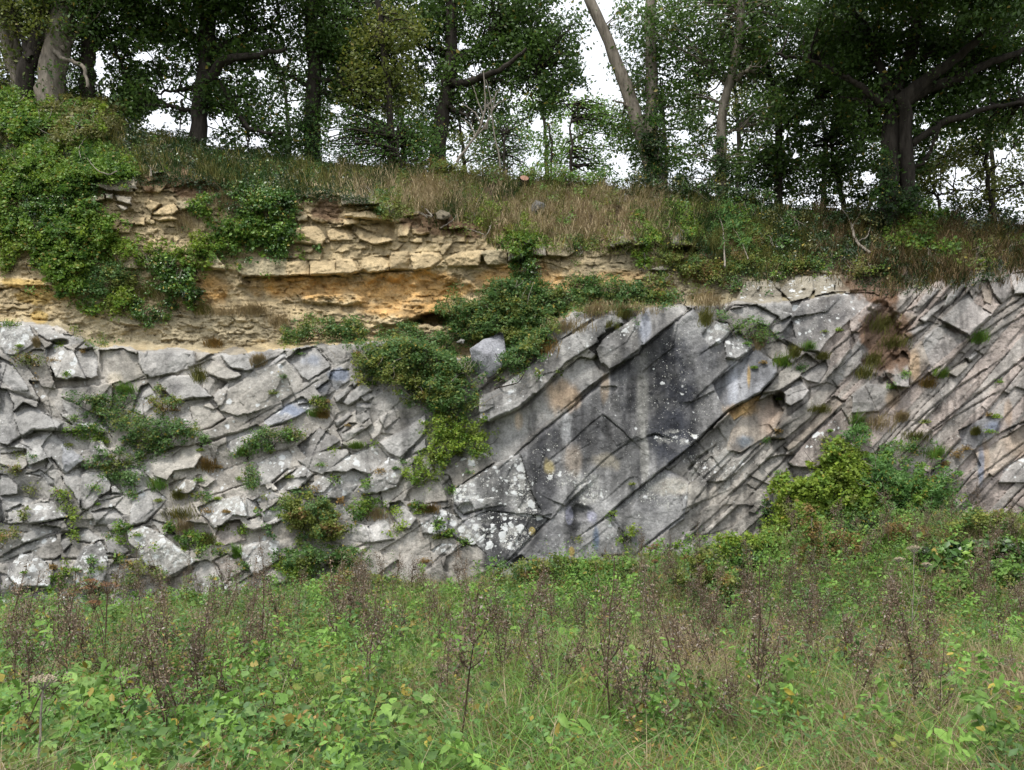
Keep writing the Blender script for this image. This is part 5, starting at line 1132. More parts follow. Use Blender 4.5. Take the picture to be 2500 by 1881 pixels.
def branch_thing(name, label, reg, paths, Yo, rad, mat, seed, cat='branch', absY=None):
    ox, oy, k_ = REG[reg]; pr = []; root = None
    for i, s_ in enumerate(paths):
        pl = pts(reg, s_); n_ = 16
        d = depth_at(pl[:, 0], pl[:, 1]) - Yo if absY is None else np.full(len(pl), absY) + .1 * np.arange(len(pl)) * (1 if i % 2 else -1) / 3
        if root is None:
            b0 = P(np.array(pl[0, 0]), np.array(pl[0, 1]), float(d[0]))
            root = bpy.data.objects.new(name, None)
            loc = b0
        pth = smooth_path(P(pl[:, 0], pl[:, 1], d), n_, .006, seed + i)
        pr.append(tube(pth - loc, np.linspace(rad, rad * .35, n_) * (1 if i == 0 else .6), 6, seed + i, .2))
    V, F, _ = join(pr)
    bpy.data.objects.remove(root)
    o = mesh_obj(name, V, F, mat, None, None, True); o.location = tuple(loc.tolist()); tagobj(o, label, cat); return o
branch_thing('root_ball', 'tangle of exposed roots at the top edge of the yellow beds', 'I',
             ['1440,470 1400,420 1350,390', '1440,470 1380,460 1330,425', '1400,480 1340,440 1300,440', '1520,470 1530,400 1480,360', '1500,560 1600,500 1640,450', '1840,610 1760,580 1700,560', '1890,540 1870,600 1820,640', '1480,350 1540,340 1580,400', '1440,360 1480,420 1530,430'], .22, .022, M_TWIG, 31, 'roots')
branch_thing('root', 'short dead branch stub standing in the slope grass', 'I', ['1770,400 1790,360 1815,320', '1790,360 1770,340'], .3, .035, M_TWIG, 35, 'branch')
branch_thing('fallen_branch', 'bent dark fallen branch lying on the pale tilted slab', 'D', ['340,790 400,770 520,750 590,635'], .12, .02, M_BARK, 36)
branch_thing('fallen_branch', 'pale forked dead branch on the shaded bank under the oak', 'M', ['1290,1275 1200,1210 1180,1120 1165,1060 1110,1000', '1180,1120 1240,1010', '1200,1210 1270,1180 1290,1120'], .35, .035, M_TWIG, 37)
branch_thing('fallen_branch', 'thin dark pole leaning on the shaded bank', 'M', ['1255,1405 1180,1340 1105,1290'], .3, .02, M_BARK, 38)
branch_thing('dead_twig', 'long bare curved twig in the upper left bushes', 'K', ['790,880 740,910 680,890 620,840 590,790', '545,790 530,720 590,640'], .6, .014, M_TWIG, 39)
branch_thing('dead_twig', 'short hooked pale twig above the flagstones', 'K', ['1020,915 1020,870 1000,830'], .35, .015, M_TWIG, 40)
branch_thing('dead_twig', 'pale twig standing on the ledge of the right beds', 'F', ['640,100 670,60 690,15'], .2, .012, M_TWIG, 41)
branch_thing('bramble_cane', 'bare bramble stems arching over the pale tilted slab', 'D', ['350,750 450,700 520,640 500,600', '540,830 560,780 640,690', '430,860 520,830'], .14, .008, M_TWIG, 42)
branch_thing('bramble_cane', 'bare brown stems hanging in the middle brambles', 'C', ['1580,1090 1555,980 1545,850 1550,700', '1260,1310 1400,1230 1540,1050', '690,300 680,260 620,210 600,180'], .18, .009, M_TWIG, 43)
branch_thing('bare_sapling', 'slim orange brown stem of the ash sapling on the shaded slope', 'J', ['1800,860 1795,700 1790,560 1740,440', '1980,800 1930,660 1860,560'], .45, .022, M_TWIG, 44, 'stem')

# ------------------------------------------------------------------ grass and litter on the upper slope
r = np.random.default_rng(55)
px = r.random(285000) * 3200 - 350; Rr = ridge(px); tt = r.random(len(px)); py = Rr + (rtop(px) + 45 - Rr) * tt
sl_m = 1 / (1 + np.exp(-(rtop(px) - py + 40 * fbm(px, py, 70, 3, 15)) / 10)); tus = vnoise(px / 11, py / 8, 81) * .6 + .4 * vnoise(px / 38, py / 22, 82); keep = r.random(len(px)) < sl_m * np.clip((tus - .37) * 3.6, .04, 1) + .015
keep &= ~((px < 330) & (py > 420)); keep &= (r.random(len(px)) < np.interp(px, [0, 820, 1000, 3000], [.45, .5, 1, 1])); px, py, tus = px[keep], py[keep], tus[keep]
tanw = np.exp(-((px - 1430) / 210.) ** 2 - ((py - 545) / 80.) ** 2) + .8 * np.exp(-((px - 1000) / 150.) ** 2 - ((py - 480) / 50.) ** 2) + .5 * vnoise(px / 40, py / 40, 5) + .35 * (px > 1980)
ct = np.where((tanw + .22 * r.normal(size=len(px)) > .62)[:, None], kcol('tan', len(px), r), np.where((vnoise(px / 25, py / 25, 8) + .15 * r.normal(size=len(px)) > .42)[:, None], kcol('olive', len(px), r) * .8, kcol('dark', len(px), r)))
ct = ct * (1 - sst(1800, 2050, px)[:, None] * np.array([[.50, .56, .60]]))  # right end browned and darkened: shade of the trees put into the grass colour
n_ = len(px); B = P(px, py, depth_at(px, py) + .01)
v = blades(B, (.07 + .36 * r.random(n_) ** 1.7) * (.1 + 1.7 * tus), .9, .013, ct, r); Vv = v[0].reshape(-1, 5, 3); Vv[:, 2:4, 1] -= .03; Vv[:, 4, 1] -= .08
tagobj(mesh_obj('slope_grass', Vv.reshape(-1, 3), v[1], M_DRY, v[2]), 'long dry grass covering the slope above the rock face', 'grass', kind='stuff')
px = r.random(160000) * 3200 - 350; Rr = ridge(px); py = Rr - 6 + (rtop(px) + 30 - Rr) * r.random(len(px)) ** 1.3
keep = (vnoise(px / 45, py / 30, 71) > .42 - .22 * (px < 900) - .12 * (px > 1750) + .12 * ((px > 1250) & (px < 1650))) & (r.random(len(px)) < 1 / (1 + np.exp(-(rtop(px) + 10 - py) / 10))); px, py = px[keep], py[keep]; n_ = len(px)
B = P(px, py, depth_at(px, py) - .02 - .13 * r.random(n_)); cl = vnoise(px / 30, py / 30, 9)
c_ = np.where((px < 900)[:, None] | (px > 1700)[:, None], kcol('dark', n_, r, cl), kcol('mixed', n_, r, cl))
v = leaves(B, .035 + .03 * r.random(n_), c_, r)
tagobj(mesh_obj('ground_ivy', v[0], v[1], M_LEAF, v[2]), 'low ivy and herbs creeping over the slope above the rock', 'ground cover', kind='stuff')

# ------------------------------------------------------------------ trees on the brink
HOLES = [('K', 670, 170, 45, 120), ('K', 980, 105, 90, 45), ('K', 1120, 370, 70, 60), ('K', 1060, 530, 110, 80), ('K', 1450, 690, 45, 50), ('K', 1990, 430, 45, 50), ('K', 1720, 700, 110, 40), ('K', 1290, 270, 30, 30),
         ('K', 1750, 230, 60, 40), ('K', 1900, 130, 60, 50), ('K', 1480, 540, 40, 50), ('K', 720, 350, 40, 40), ('K', 1180, 600, 70, 50),
         ('L', 1790, 160, 110, 190), ('L', 1900, 330, 60, 60), ('L', 1690, 350, 70, 50), ('L', 1000, 200, 55, 50), ('L', 900, 40, 55, 35), ('L', 40, 620, 50, 60), ('L', 60, 460, 60, 35), ('L', 800, 685, 45, 30), ('L', 1380, 820, 55, 60),
         ('L', 1990, 830, 60, 80), ('L', 1420, 560, 60, 70), ('L', 900, 580, 40, 50), ('L', 700, 180, 30, 60), ('L', 690, 300, 40, 30), ('L', 1560, 180, 40, 30), ('L', 1250, 480, 30, 30), ('L', 1620, 600, 60, 60), ('L', 1330, 900, 60, 50), ('L', 1840, 640, 40, 40),
         ('M', 360, 280, 45, 70), ('M', 480, 590, 55, 60), ('M', 320, 480, 30, 40), ('M', 170, 570, 60, 40), ('M', 1290, 820, 70, 50), ('M', 1210, 930, 60, 50), ('M', 2080, 680, 100, 50), ('M', 1820, 790, 90, 40), ('M', 2100, 1010, 60, 60), ('M', 960, 100, 60, 40), ('M', 900, 490, 40, 30),
         ('M', 980, 560, 30, 30), ('M', 1700, 930, 50, 40), ('M', 1620, 520, 40, 30), ('M', 840, 690, 30, 30), ('M', 110, 800, 30, 50), ('M', 1900, 870, 60, 30), ('M', 1750, 1020, 60, 30)]
def hole_mask(px, py):
    m = np.zeros(px.shape)
    for reg, cx, cy, rx, ry in HOLES:
        ox, oy, k_ = REG[reg]
        m = np.maximum(m, 1 - np.hypot((px - ox - cx / k_) / (rx / k_), (py - oy - cy / k_) / (ry / k_)))
    return m

def tree(label, Y, trunks, limbs, blobs, kind, seed, bark=None, dens=1., cdy=.6, tw=.45, over=(), leaf=.085, name='tree', cat='tree', spread=1.3, cl_n=42, holes=True, sig=.19):
    """trunks/limbs: (region, 'x,y x,y', r0, r1, dY end). blobs: (x,y,rx,ry) in photo pixels, spread metres in depth"""
    bark = bark or M_BARK; r = np.random.default_rng(5000 + seed)
    reg, s_, r0, r1, dy = trunks[0]; pl = pts(reg, s_); base = P(np.array(pl[0, 0]), np.array(pl[0, 1]), Y)
    root = thing(name, label, cat, tuple(base.tolist())); sk = []
    def tubeof(reg, s_, r0, r1, dy, sd, trunk=False):
        pl = pts(reg, s_); n_ = 18
        if trunk:
            pl = np.concatenate([[pl[0] + [0, 55]], pl])
            if pl[-1, 1] < 90: e_ = pl[-1] - pl[-2]; pl = np.concatenate([pl, [pl[-1] + e_ / max(abs(e_[1]), 1) * (pl[-1, 1] + 60)]])
        t = np.linspace(0, 1, len(pl))
        pth = smooth_path(P(pl[:, 0], pl[:, 1], Y + dy * t), n_, .02, sd)
        rad = np.linspace(r0, r1, n_); rad[:3] *= np.array([1.3, 1.12, 1.04]) if r0 > .12 else 1.
        sk.append(pth); return tube(pth - base, rad, 12 if r0 > .1 else 7, sd, .22)
    a = join([tubeof(*t_, seed * 7 + i, True) for i, t_ in enumerate(trunks)]); mesh_obj('trunk', a[0], a[1], bark, None, root, True)
    for i, l_ in enumerate(limbs):
        a = tubeof(*l_, seed * 11 + i + 50); mesh_obj('limb', a[0], a[1], bark, None, root, True)
    CC = []; cl = []
    for cx, cy, rx, ry in blobs:
        n_ = int(rx * ry * 3.14 / 200. * dens); u = r.random(n_) ** .45; th = r.random(n_) * 6.283; ph = r.random(n_) * 2 - 1
        px = cx + rx * u * np.cos(th); py = cy + ry * u * np.sin(th)
        hm = hole_mask(px, py) if holes else np.zeros(n_) - 1
        kp = (vnoise(px / 26, py / 20, seed) > .27) & (hm < -.02 + .5 * r.random(n_) ** 2)
        px, py, ph = px[kp], py[kp], ph[kp]
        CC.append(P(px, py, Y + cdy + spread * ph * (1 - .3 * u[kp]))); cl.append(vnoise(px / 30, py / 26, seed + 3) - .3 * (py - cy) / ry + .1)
    n_main = sum(len(c_) for c_ in CC)
    for cx, cy, rx, ry, yo in over:      # unseen foliage added high in front to shade the slope below
        n_ = int(rx * ry * 3.14 / 200. * dens); u = r.random(n_) ** .5; th = r.random(n_) * 6.283; px = cx + rx * u * np.cos(th); py = cy + ry * u * np.sin(th)
        CC.append(P(px, py, Y + yo + .9 * (r.random(n_) * 2 - 1))); cl.append(vnoise(px / 30, py / 26, seed + 3))
    CC = np.concatenate(CC); cl = np.concatenate(cl)
    # thin branches out to the clusters
    allp = np.concatenate(sk); pr = []; used = r.permutation(n_main)[:int(n_main * tw)]
    for j in used:
        d = np.linalg.norm(allp - CC[j], axis=1) + .6 * np.clip(allp[:, 2] - CC[j, 2], 0, 9); k0 = allp[np.argmin(d)]
        mid = (k0 + CC[j]) / 2 + np.array([0, 0, .12 * np.linalg.norm(k0 - CC[j])]) + r.normal(size=3) * .12
        mp = (CX + mid[0] * FPX / mid[1], HY - (mid[2] - EYE) * FPX / mid[1])
        if np.linalg.norm(k0 - CC[j]) > (3.0 if tw > .3 else 1.8) or (holes and hole_mask(np.array([mp[0]]), np.array([mp[1]]))[0] > .15): continue
        L_ = np.linalg.norm(k0 - CC[j])
        pr.append(tube(smooth_path([k0, mid, CC[j]], 6, .02, int(j)) - base, np.linspace(.012 + .011 * L_, .006, 6), 4))
    if pr:
        a = join(pr); mesh_obj('branches', a[0], a[1], bark, None, root)
    n_ = len(CC); K = cl_n
    C = np.repeat(CC, K, 0) + r.normal(size=(n_ * K, 3)) * np.array([sig, sig, sig * .62])
    pxx = CX + C[:, 0] * FPX / C[:, 1]; pyy = HY - (C[:, 2] - EYE) * FPX / C[:, 1]
    if holes:
        kk = hole_mask(pxx, pyy) < .08 + .75 * r.random(len(C)) ** 2.5; C = C[kk]; cc = np.repeat(cl, K)[kk]
    else: cc = np.repeat(cl, K)
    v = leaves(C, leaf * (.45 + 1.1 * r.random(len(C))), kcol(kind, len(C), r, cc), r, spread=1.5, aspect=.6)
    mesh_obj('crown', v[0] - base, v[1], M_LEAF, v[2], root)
    return root

tree('pale twin stemmed tree at the far left of the brink', 20.5, [('K', '130,330 100,180 60,60 30,-60 10,-200', .17, .12, .3), ('K', '150,340 140,180 110,60 90,-60 70,-200', .16, .11, .6)], [],
     [(40, 60, 130, 90), (20, -40, 160, 120), (30, 190, 90, 50)], 'treey', 1, M_BARKP, .8)
tree('dark leaning trunk beside the pale stems at far left', 20.0, [('K', '150,420 170,250 210,120 250,10 300,-150', .24, .17, .5)], [('K', '210,120 160,0 120,-120', .1, .05, .4)],
     [(80, 0, 120, 80), (120, -60, 120, 80)], 'treey', 2, None, .7)
tree('broad ivy clad trunk with a bare drooping limb at upper left', 20.2, [('K', '330,480 340,300 360,150 400,20 420,-160', .36, .27, .3)],
     [('K', '330,10 380,90 420,125 500,140 570,170 585,240 582,310', .07, .035, -.6), ('K', '420,60 470,20 520,-60', .08, .04, .3)],
     [(150, 30, 110, 70), (140, 190, 60, 60), (170, -40, 130, 70)], 'tree', 3, M_BARKP, .8)
tree('upright dark ivy trunk left of the first oak', 20.8, [('K', '600,440 590,300 580,160 600,20 610,-200', .20, .17, 0)], [('K', '590,200 540,140 480,120', .06, .03, .3), ('K', '590,180 650,60 700,-40', .07, .03, .4)],
     [(215, 120, 45, 150), (225, 20, 120, 90), (300, 60, 90, 70), (280, -50, 120, 70)], 'tree', 4, None, 1.0)
tree('large oak with a thick straight trunk left of centre', 21.0, [('K', '1325,730 1335,600 1350,450 1370,320 1410,180 1400,60 1400,-100 1410,-260', .235, .19, .2)],
     [('K', '1350,330 1420,250 1480,150 1560,115 1680,105 1800,90 1940,55', .15, .04, -.8), ('K', '1460,270 1530,360 1590,470 1640,560 1760,620 1890,625', .09, .03, -.6),
      ('K', '1590,470 1500,440 1410,400', .05, .05, 0.), ('K', '1640,560 1680,640 1670,720', .05, .02, 0.), ('K', '1300,470 1220,460 1110,440 1000,440', .06, .02, -.3), ('K', '1220,460 1060,400 1000,350', .05, .02, .3),
      ('K', '1380,300 1240,330 1120,340 1020,360', .07, .02, .4), ('K', '1230,400 1220,540 1200,640', .035, .01, 0.), ('K', '760,30 800,110 850,230', .05, .02, .2), ('K', '1450,60 1700,-60 1900,-120', .10, .03, .6), ('K', '1400,0 1200,-80 1000,-120', .1, .03, .3)],
     [(400, 120, 130, 70), (330, 150, 80, 90), (420, 240, 120, 50), (330, 230, 60, 60), (560, 200, 90, 80), (600, 290, 90, 70), (520, 60, 150, 80), (420, -30, 190, 90), (620, 130, 90, 60), (300, 260, 60, 40), (640, 350, 90, 40), (560, -30, 150, 90), (360, 280, 50, 30)], 'tree', 5, None, .95, cdy=.6, leaf=.1, over=[(450, -90, 220, 80, -1.0), (650, -80, 120, 70, -.8)])
tree('oak trunk half hidden by leaves at the brink, second oak', 21.4, [('K', '2110,790 2110,640 2105,480 2120,330 2130,200 2110,40 2100,-200', .22, .17, .2)],
     [('L', '-90,260 -20,270 60,250 160,330 280,440', .08, .03, -.5), ('L', '-90,330 60,380 180,440 260,490', .07, .03, .4), ('K', '2120,330 1990,250 1880,220', .06, .02, .3)],
     [(760, 180, 100, 120), (850, 150, 100, 90), (900, 220, 110, 60), (740, 60, 130, 90), (860, 40, 130, 90), (900, 130, 90, 80), (760, 300, 60, 70), (720, -40, 160, 90)], 'tree', 6, None, 1.0)
tree('golden green maple leaning over the brink left of centre', 20.6, [('L', '430,900 440,700 420,480 400,300 380,120 360,-60', .1, .06, -.2)], [('L', '420,480 300,380 200,300', .04, .02, 0)],
     [(930, 150, 80, 70), (960, 220, 60, 70), (880, 210, 60, 50), (950, 80, 80, 60)], 'treey', 7, None, 1.2, name='maple_tree')
tree('big spreading oak with dark upright trunk in the centre', 22.0, [('L', '740,860 745,700 760,560 790,400 820,250 840,120 830,-40 840,-220', .24, .16, .2)],
     [('L', '820,290 900,290 1000,265 1040,235 1120,225 1240,140 1340,50', .12, .04, -.9), ('L', '1040,240 1140,270 1250,290 1400,220', .06, .02, .3), ('L', '790,420 880,490 940,500 980,560', .07, .02, -.4), ('L', '830,130 930,110 1020,50 1100,-50', .09, .03, .5), ('L', '840,60 700,60 600,20', .07, .02, .5)],
     [(1180, 160, 110, 80), (1280, 150, 90, 70), (1340, 160, 80, 80), (1390, 180, 50, 60), (1180, 60, 190, 90), (1330, 60, 110, 80), (1090, 200, 80, 90), (1050, 110, 80, 90), (1260, 240, 100, 60), (1170, 280, 60, 50), (1080, 310, 60, 60), (1100, -20, 250, 90), (1340, 240, 60, 40)], 'tree', 8, None, .95, cdy=.8, leaf=.1)
tree('dark holly thicket on the brink in front of the centre oak', 20.4, [('L', '500,900 480,760 460,640', .06, .03, 0)], [],
     [(920, 370, 80, 55), (1000, 370, 70, 60), (960, 320, 70, 40), (1010, 330, 60, 50), (870, 340, 60, 60), (820, 330, 60, 70)], 'ivy', 9, None, 1.5, leaf=.06, name='holly_bush', cat='bush', spread=.8)
tree('rounded green shrub behind the bare twiggy sapling', 21.4, [('L', '1180,900 1190,760 1200,620', .05, .02, 0)], [],
     [(1220, 350, 60, 70), (1250, 320, 50, 50), (1190, 390, 60, 40), (1270, 400, 50, 40)], 'bramble', 10, None, 1.3, leaf=.055, name='shrub', cat='shrub', spread=.8)
tree('light green airy shrub tree right of centre below the sky gap', 21.8, [('L', '1640,960 1650,760 1640,600 1660,430', .06, .02, 0), ('L', '1500,960 1520,700 1480,560', .04, .02, 0)], [],
     [(1400, 290, 80, 60), (1460, 270, 70, 40), (1380, 360, 80, 70), (1470, 360, 70, 80), (1430, 410, 100, 40), (1490, 300, 50, 60)], 'mead', 11, None, .8, leaf=.07, name='hawthorn', cat='tree', spread=.8)
tree('pair of tall grey trunks crossing right of the sky gap', 21.5, [('L', '2200,1010 2180,820 2130,650 2070,480 2010,300 1960,160 1890,0 1820,-160', .22, .13, .1), ('L', '2230,1010 2210,820 2190,600 2190,400 2190,200 2180,20 2180,-200', .2, .14, .4)],
     [('L', '2080,500 2000,420 1930,400', .04, .02, 0)],
     [(1570, 250, 45, 90), (1560, 150, 70, 60), (1640, 200, 60, 90), (1600, 380, 60, 80), (1530, 330, 40, 60), (1540, 60, 40, 50), (1620, 60, 60, 70)], 'tree', 12, M_BARKP, 1.0)
tree('slender pale trunk curving right between the dark crowns', 20.8, [('M', '400,960 400,800 395,640 390,500 410,350 440,240 480,130 500,0 520,-200', .135, .11, .1)],
     [('M', '480,240 530,190 575,160', .07, .05, -.2), ('M', '420,270 380,210 360,170', .03, .015, .2), ('M', '430,550 470,540 500,535', .03, .015, .2)],
     [(1700, 150, 90, 60), (1790, 120, 110, 60), (1830, 190, 60, 50), (1700, 250, 50, 60), (1860, 270, 50, 60), (1720, 60, 150, 80), (1840, 50, 110, 70), (1700, 370, 60, 60), (1740, 430, 70, 40), (1810, 360, 60, 60)], 'tree', 13, M_BARKP, 1.0)
tree('dark bushy tree filling the space left of the great oak', 22.5, [('M', '740,960 735,760 740,560 750,380 700,240 640,120 600,-60', .12, .06, .2), ('M', '1130,1000 1100,860 1060,700 1050,600', .09, .05, .5)],
     [('M', '750,380 840,300 900,180', .05, .02, 0), ('M', '740,560 850,440 960,340', .05, .02, 0)],
     [(1920, 160, 100, 90), (1980, 250, 110, 90), (1900, 330, 90, 90), (2020, 350, 90, 90), (1960, 430, 110, 60), (2060, 200, 90, 90), (2000, 110, 120, 70), (1880, 420, 90, 60), (2090, 420, 60, 60), (1960, 40, 150, 70), (2080, 300, 60, 80)], 'tree', 14, None, 1.15, leaf=.09, over=[(1850, -110, 160, 70, -.8)])
tree('great spreading oak with forked dark trunk at right', 19.8, [('M', '1400,1010 1400,860 1410,640 1420,480 1420,380 1460,240 1520,100 1560,-60 1600,-240', .235, .12, .3), ('M', '1540,1000 1515,840 1500,640 1500,480 1500,360 1460,330', .19, .15, -.1)],
     [('M', '1480,350 1560,290 1650,220 1760,140 1850,70 1920,0 2000,-80', .2, .06, -.6), ('M', '1520,330 1640,280 1800,240 1930,160 2040,130 2140,90 2300,0', .15, .05, -.4), ('M', '1650,220 1760,200 1880,120 2040,10', .1, .04, .3),
      ('M', '1400,390 1330,350 1260,300 1180,240 1120,200', .12, .04, -.4), ('M', '1260,300 1280,420 1300,540', .08, .04, .6), ('M', '1420,380 1370,240 1340,120 1300,0', .13, .06, .2), ('M', '1180,240 1060,170 900,110 720,80', .07, .03, .3),
      ('M', '1540,620 1620,560 1720,500 1850,450 2010,400 2212,375', .10, .04, -.7), ('M', '1545,770 1600,730 1650,660 1680,580 1700,540', .06, .03, -.4), ('M', '1470,140 1600,110 1740,30 1850,-50', .1, .04, .5), ('M', '1300,400 1200,340 1100,340', .05, .02, .4),
      ('M', '1700,1110 1780,1110 1880,1105', .06, .04, -.5)],
     [(2150, 150, 120, 90), (2060, 130, 110, 70), (2280, 200, 120, 70), (2380, 260, 120, 60), (2350, 160, 130, 70), (2450, 180, 90, 80), (2200, 60, 180, 80), (2400, 60, 180, 90), (2050, 50, 120, 70), (2280, 300, 90, 50), (2440, 330, 80, 50), (2150, 350, 70, 90), (2100, 260, 60, 60), (2480, 90, 100, 80), (2230, 370, 50, 60)], 'tree', 15, None, .95, leaf=.10, spread=1.3, cdy=.9, over=[(2050, -130, 200, 90, -1.6), (2300, -130, 260, 100, -2.), (2250, -40, 240, 60, -.9), (2450, 20, 110, 50, -1.4)])
tree('thin dark stemmed tree with bare lower trunk at the right edge', 22.0, [('M', '2035,1100 2010,960 1990,800 1980,640 2000,500 2030,300', .08, .04, 0)],
     [('M', '1990,800 2080,720 2150,650', .03, .01, 0), ('M', '1980,700 1940,600 1900,520', .03, .01, 0), ('M', '2010,900 2100,890 2212,860', .03, .01, 0), ('M', '1700,930 1800,900 1960,890', .03, .015, 0)],
     [(2420, 400, 100, 50), (2470, 300, 70, 60), (2340, 380, 60, 50), (2480, 460, 60, 50), (2350, 460, 90, 40), (2300, 430, 60, 40), (2420, 500, 80, 30)], 'treey', 16, None, .75)
tree('small ivy covered stem at the far right of the brink', 21.2, [('M', '1710,990 1680,900 1640,800 1600,700', .04, .02, 0), ('M', '1280,1010 1310,920 1360,830', .06, .03, 0)], [],
     [(2280, 400, 60, 60), (2180, 440, 60, 50), (2120, 470, 70, 40), (2250, 470, 80, 30)], 'treey', 17, None, .9, name='sapling', cat='sapling')
for lab_, x_ in (('leafy tree standing beyond the left end of the brink', -260), ('leafy tree standing beyond the right end of the brink', 2760)):
    tree(lab_, 21.5, [('X', '%d,540 %d,300 %d,60' % (x_, x_ + 10, x_ + 20), .2, .12, 0)], [], [(x_, 150, 180, 130), (x_ + 60, 300, 150, 100), (x_ - 90, 30, 200, 110), (x_ + 90, 20, 160, 100)], 'tree', 60 + (x_ > 0), None, .7, holes=False)
# further trees beyond the brink, seen through the gaps
FAR = [(60, 300, 120, 90), (250, 300, 90, 70), (700, 260, 130, 120), (980, 290, 120, 90), (1130, 370, 110, 70), (1330, 330, 80, 90), (1620, 330, 90, 110), (1800, 290, 120, 120), (2010, 300, 120, 130), (2200, 330, 110, 110), (2420, 380, 130, 90)]
FL = ['far left hill top', 'gap left of the first oak', 'gap between the two left oaks', 'gap behind the holly thicket', 'foot of the centre oak', 'hollow below the sky gap', 'gap between the grey trunks', 'gap beside the slender pale trunk', 'left side of the great oak', 'fork of the great oak', 'far right edge']
for i, (cx, cy, rx, ry) in enumerate(FAR):
    tree('more distant green tree seen through the %s' % FL[i], 26.5 + (i % 3), [('X', '%d,%d %d,%d %d,%d' % (cx, cy + 190, cx + 6, cy + 60, cx - 8, cy - 90), .12, .04, 0)], [],
         [(cx, cy, rx, ry), (cx + rx * .4, cy - ry * .7, rx * .7, ry * .7), (cx - rx * .5, cy - ry * .5, rx * .6, ry * .7)], ('tree', 'treey', 'mead')[i % 3 if i not in (2, 8) else 0], 30 + i, None, .62, leaf=.11, spread=1.5, cl_n=26, sig=.22, tw=.2)
branch_thing('bare_sapling', 'bare pale twiggy sapling leaning on the brink in the centre', 'L', ['870,820 930,730 1000,650 1040,560 1070,450 1060,330 1050,200', '1000,650 1060,580 1110,470 1140,330', '1040,560 990,480 900,420', '1070,450 1110,400 1160,330', '1060,600 1090,520 1080,400', '1000,640 960,560 900,520', '1050,500 1010,400 980,300', '1110,470 1150,420 1200,400', '1075,600 1080,540 1120,500'], 0, .035, M_TWIG, 60, 'sapling', 19.6)
branch_thing('bare_sapling', 'thin crooked bare stem standing right of the twiggy sapling', 'L', ['1165,860 1170,800 1145,750 1125,640 1110,480 1100,380 1070,260', '1110,480 1060,420', '1110,480 1130,400'], 0, .022, M_TWIG, 61, 'sapling', 19.4)

# ------------------------------------------------------------------ bushes standing at the foot of the cliff
def foot(label, kind, Y, blobs, seed, size=.055, dens=1.2, name='foot_bush', cat='bush', thick=.5):
    return patch(name, label, cat, kind, blobs, thick, dens, size, Y=Y, seed=seed + 200)
for q_, (lab_, yq_, bl_) in enumerate((
    ('dark ivy clothing the foot of the crossing grey trunks', 21.0, [('L', 2190, 860, 60, 150), ('L', 2160, 680, 55, 110), ('L', 2210, 620, 50, 160)]),
    ('dark ivy round the lower half of the slender pale trunk', 20.5, [('M', 400, 800, 42, 150), ('M', 395, 660, 34, 70)]),
    ('dark ivy and scrub round the base of the great forked oak', 19.2, [('M', 1400, 930, 90, 80), ('M', 1530, 950, 60, 60), ('M', 1390, 780, 40, 120)]),
    ('ivy wrapped round the base of the second oak', 21.0, [('K', 2110, 720, 50, 100), ('K', 2080, 560, 40, 100)]),
    ('dark understory bush behind the brink at far right', 22.5, [('M', 1720, 1020, 120, 60), ('M', 1900, 1030, 130, 60), ('M', 2120, 1040, 120, 50)]),
    ('dark understory bush behind the brink left of the great oak', 22.5, [('M', 1180, 960, 120, 60), ('M', 980, 940, 130, 60), ('M', 1280, 900, 60, 60)]),
    ('dark understory bush between the grey trunks and pale trunk', 22.5, [('M', 200, 840, 140, 60), ('M', 560, 860, 130, 70)]),
    ('dark understory bush behind the two left oaks', 22.5, [('K', 1650, 740, 150, 50), ('K', 1900, 740, 140, 60), ('K', 1180, 640, 90, 40)]))):
    patch('ivy' if 'ivy' in lab_ else 'bush', lab_, 'ivy' if 'ivy' in lab_ else 'bush', 'dark', bl_, .35, .9, .07, Y=yq_, seed=300 + q_, mat=M_LEAF)
# small weeds rooted all over the broken grey rock
def weed_at(px, py, seed, kind):
    q = np.random.default_rng(seed); d_ = float(depth_at(px, py)); base = P(np.array(px), np.array(py), d_); n_ = int(50 + 120 * q.random()); s_ = 3.5 + 5 * q.random()
    lp = px + q.normal(size=n_) * s_; lq = py - np.abs(q.normal(size=n_)) * s_ * .7 + 2 + (q.random() < .4) * np.abs(q.normal(size=n_)) * s_
    C = P(lp, lq, np.minimum(depth_at(lp, lq), d_ + .05) - .02 - .07 * q.random(n_))
    o = thing('small_weed', 'small weed rooted in a joint of the broken grey rock', 'weed', tuple(base.tolist()), 'small weeds scattered in the joints of the grey rock')
    v = leaves(C, .022 + .03 * q.random(n_), kcol(kind, n_, q), q); mesh_obj('foliage', to_local(o, v[0]), v[1], M_LEAF, v[2], o)
rw = np.random.default_rng(88); cnt = 0
while cnt < 120:
    px_ = float(rw.random() * 2450); py_ = float(800 + rw.random() * 640)
    if py_ < uncon(px_) + 15 or (1150 < px_ < 1800 and rw.random() < .93) or depth_at(px_, py_) - depth_at(px_, py_ + 7) < .01: continue
    weed_at(px_, py_, 7000 + cnt, ('bright', 'bramble', 'mixed', 'yel', 'autumn', 'mead')[int(rw.integers(6))]); cnt += 1
foot('leafy nettle clump against the lower left boulders', 'mead', 13.6, [('N', 120, 330, 110, 60), ('N', 330, 420, 90, 50)], 21, .06, .9, 'nettle_clump', 'nettles')
foot('rust and green weeds against the lichened boulders at the far left', 'autumn', 13.5, [('N', 40, 420, 90, 70), ('N', 230, 330, 60, 50)], 22, .04, .7, 'tall_weed', 'weed', .3)
foot('green bramble mound at the foot of the stepped grey beds', 'bramble', 14.0, [('N', 1450, 330, 120, 60), ('N', 1330, 370, 100, 50)], 23, .05)
foot('fresh green weeds mounding against the middle of the big slab', 'mead', 14.2, [('O', -220, 330, 130, 50), ('O', 30, 300, 90, 40), ('O', 220, 330, 100, 40)], 24, .05)
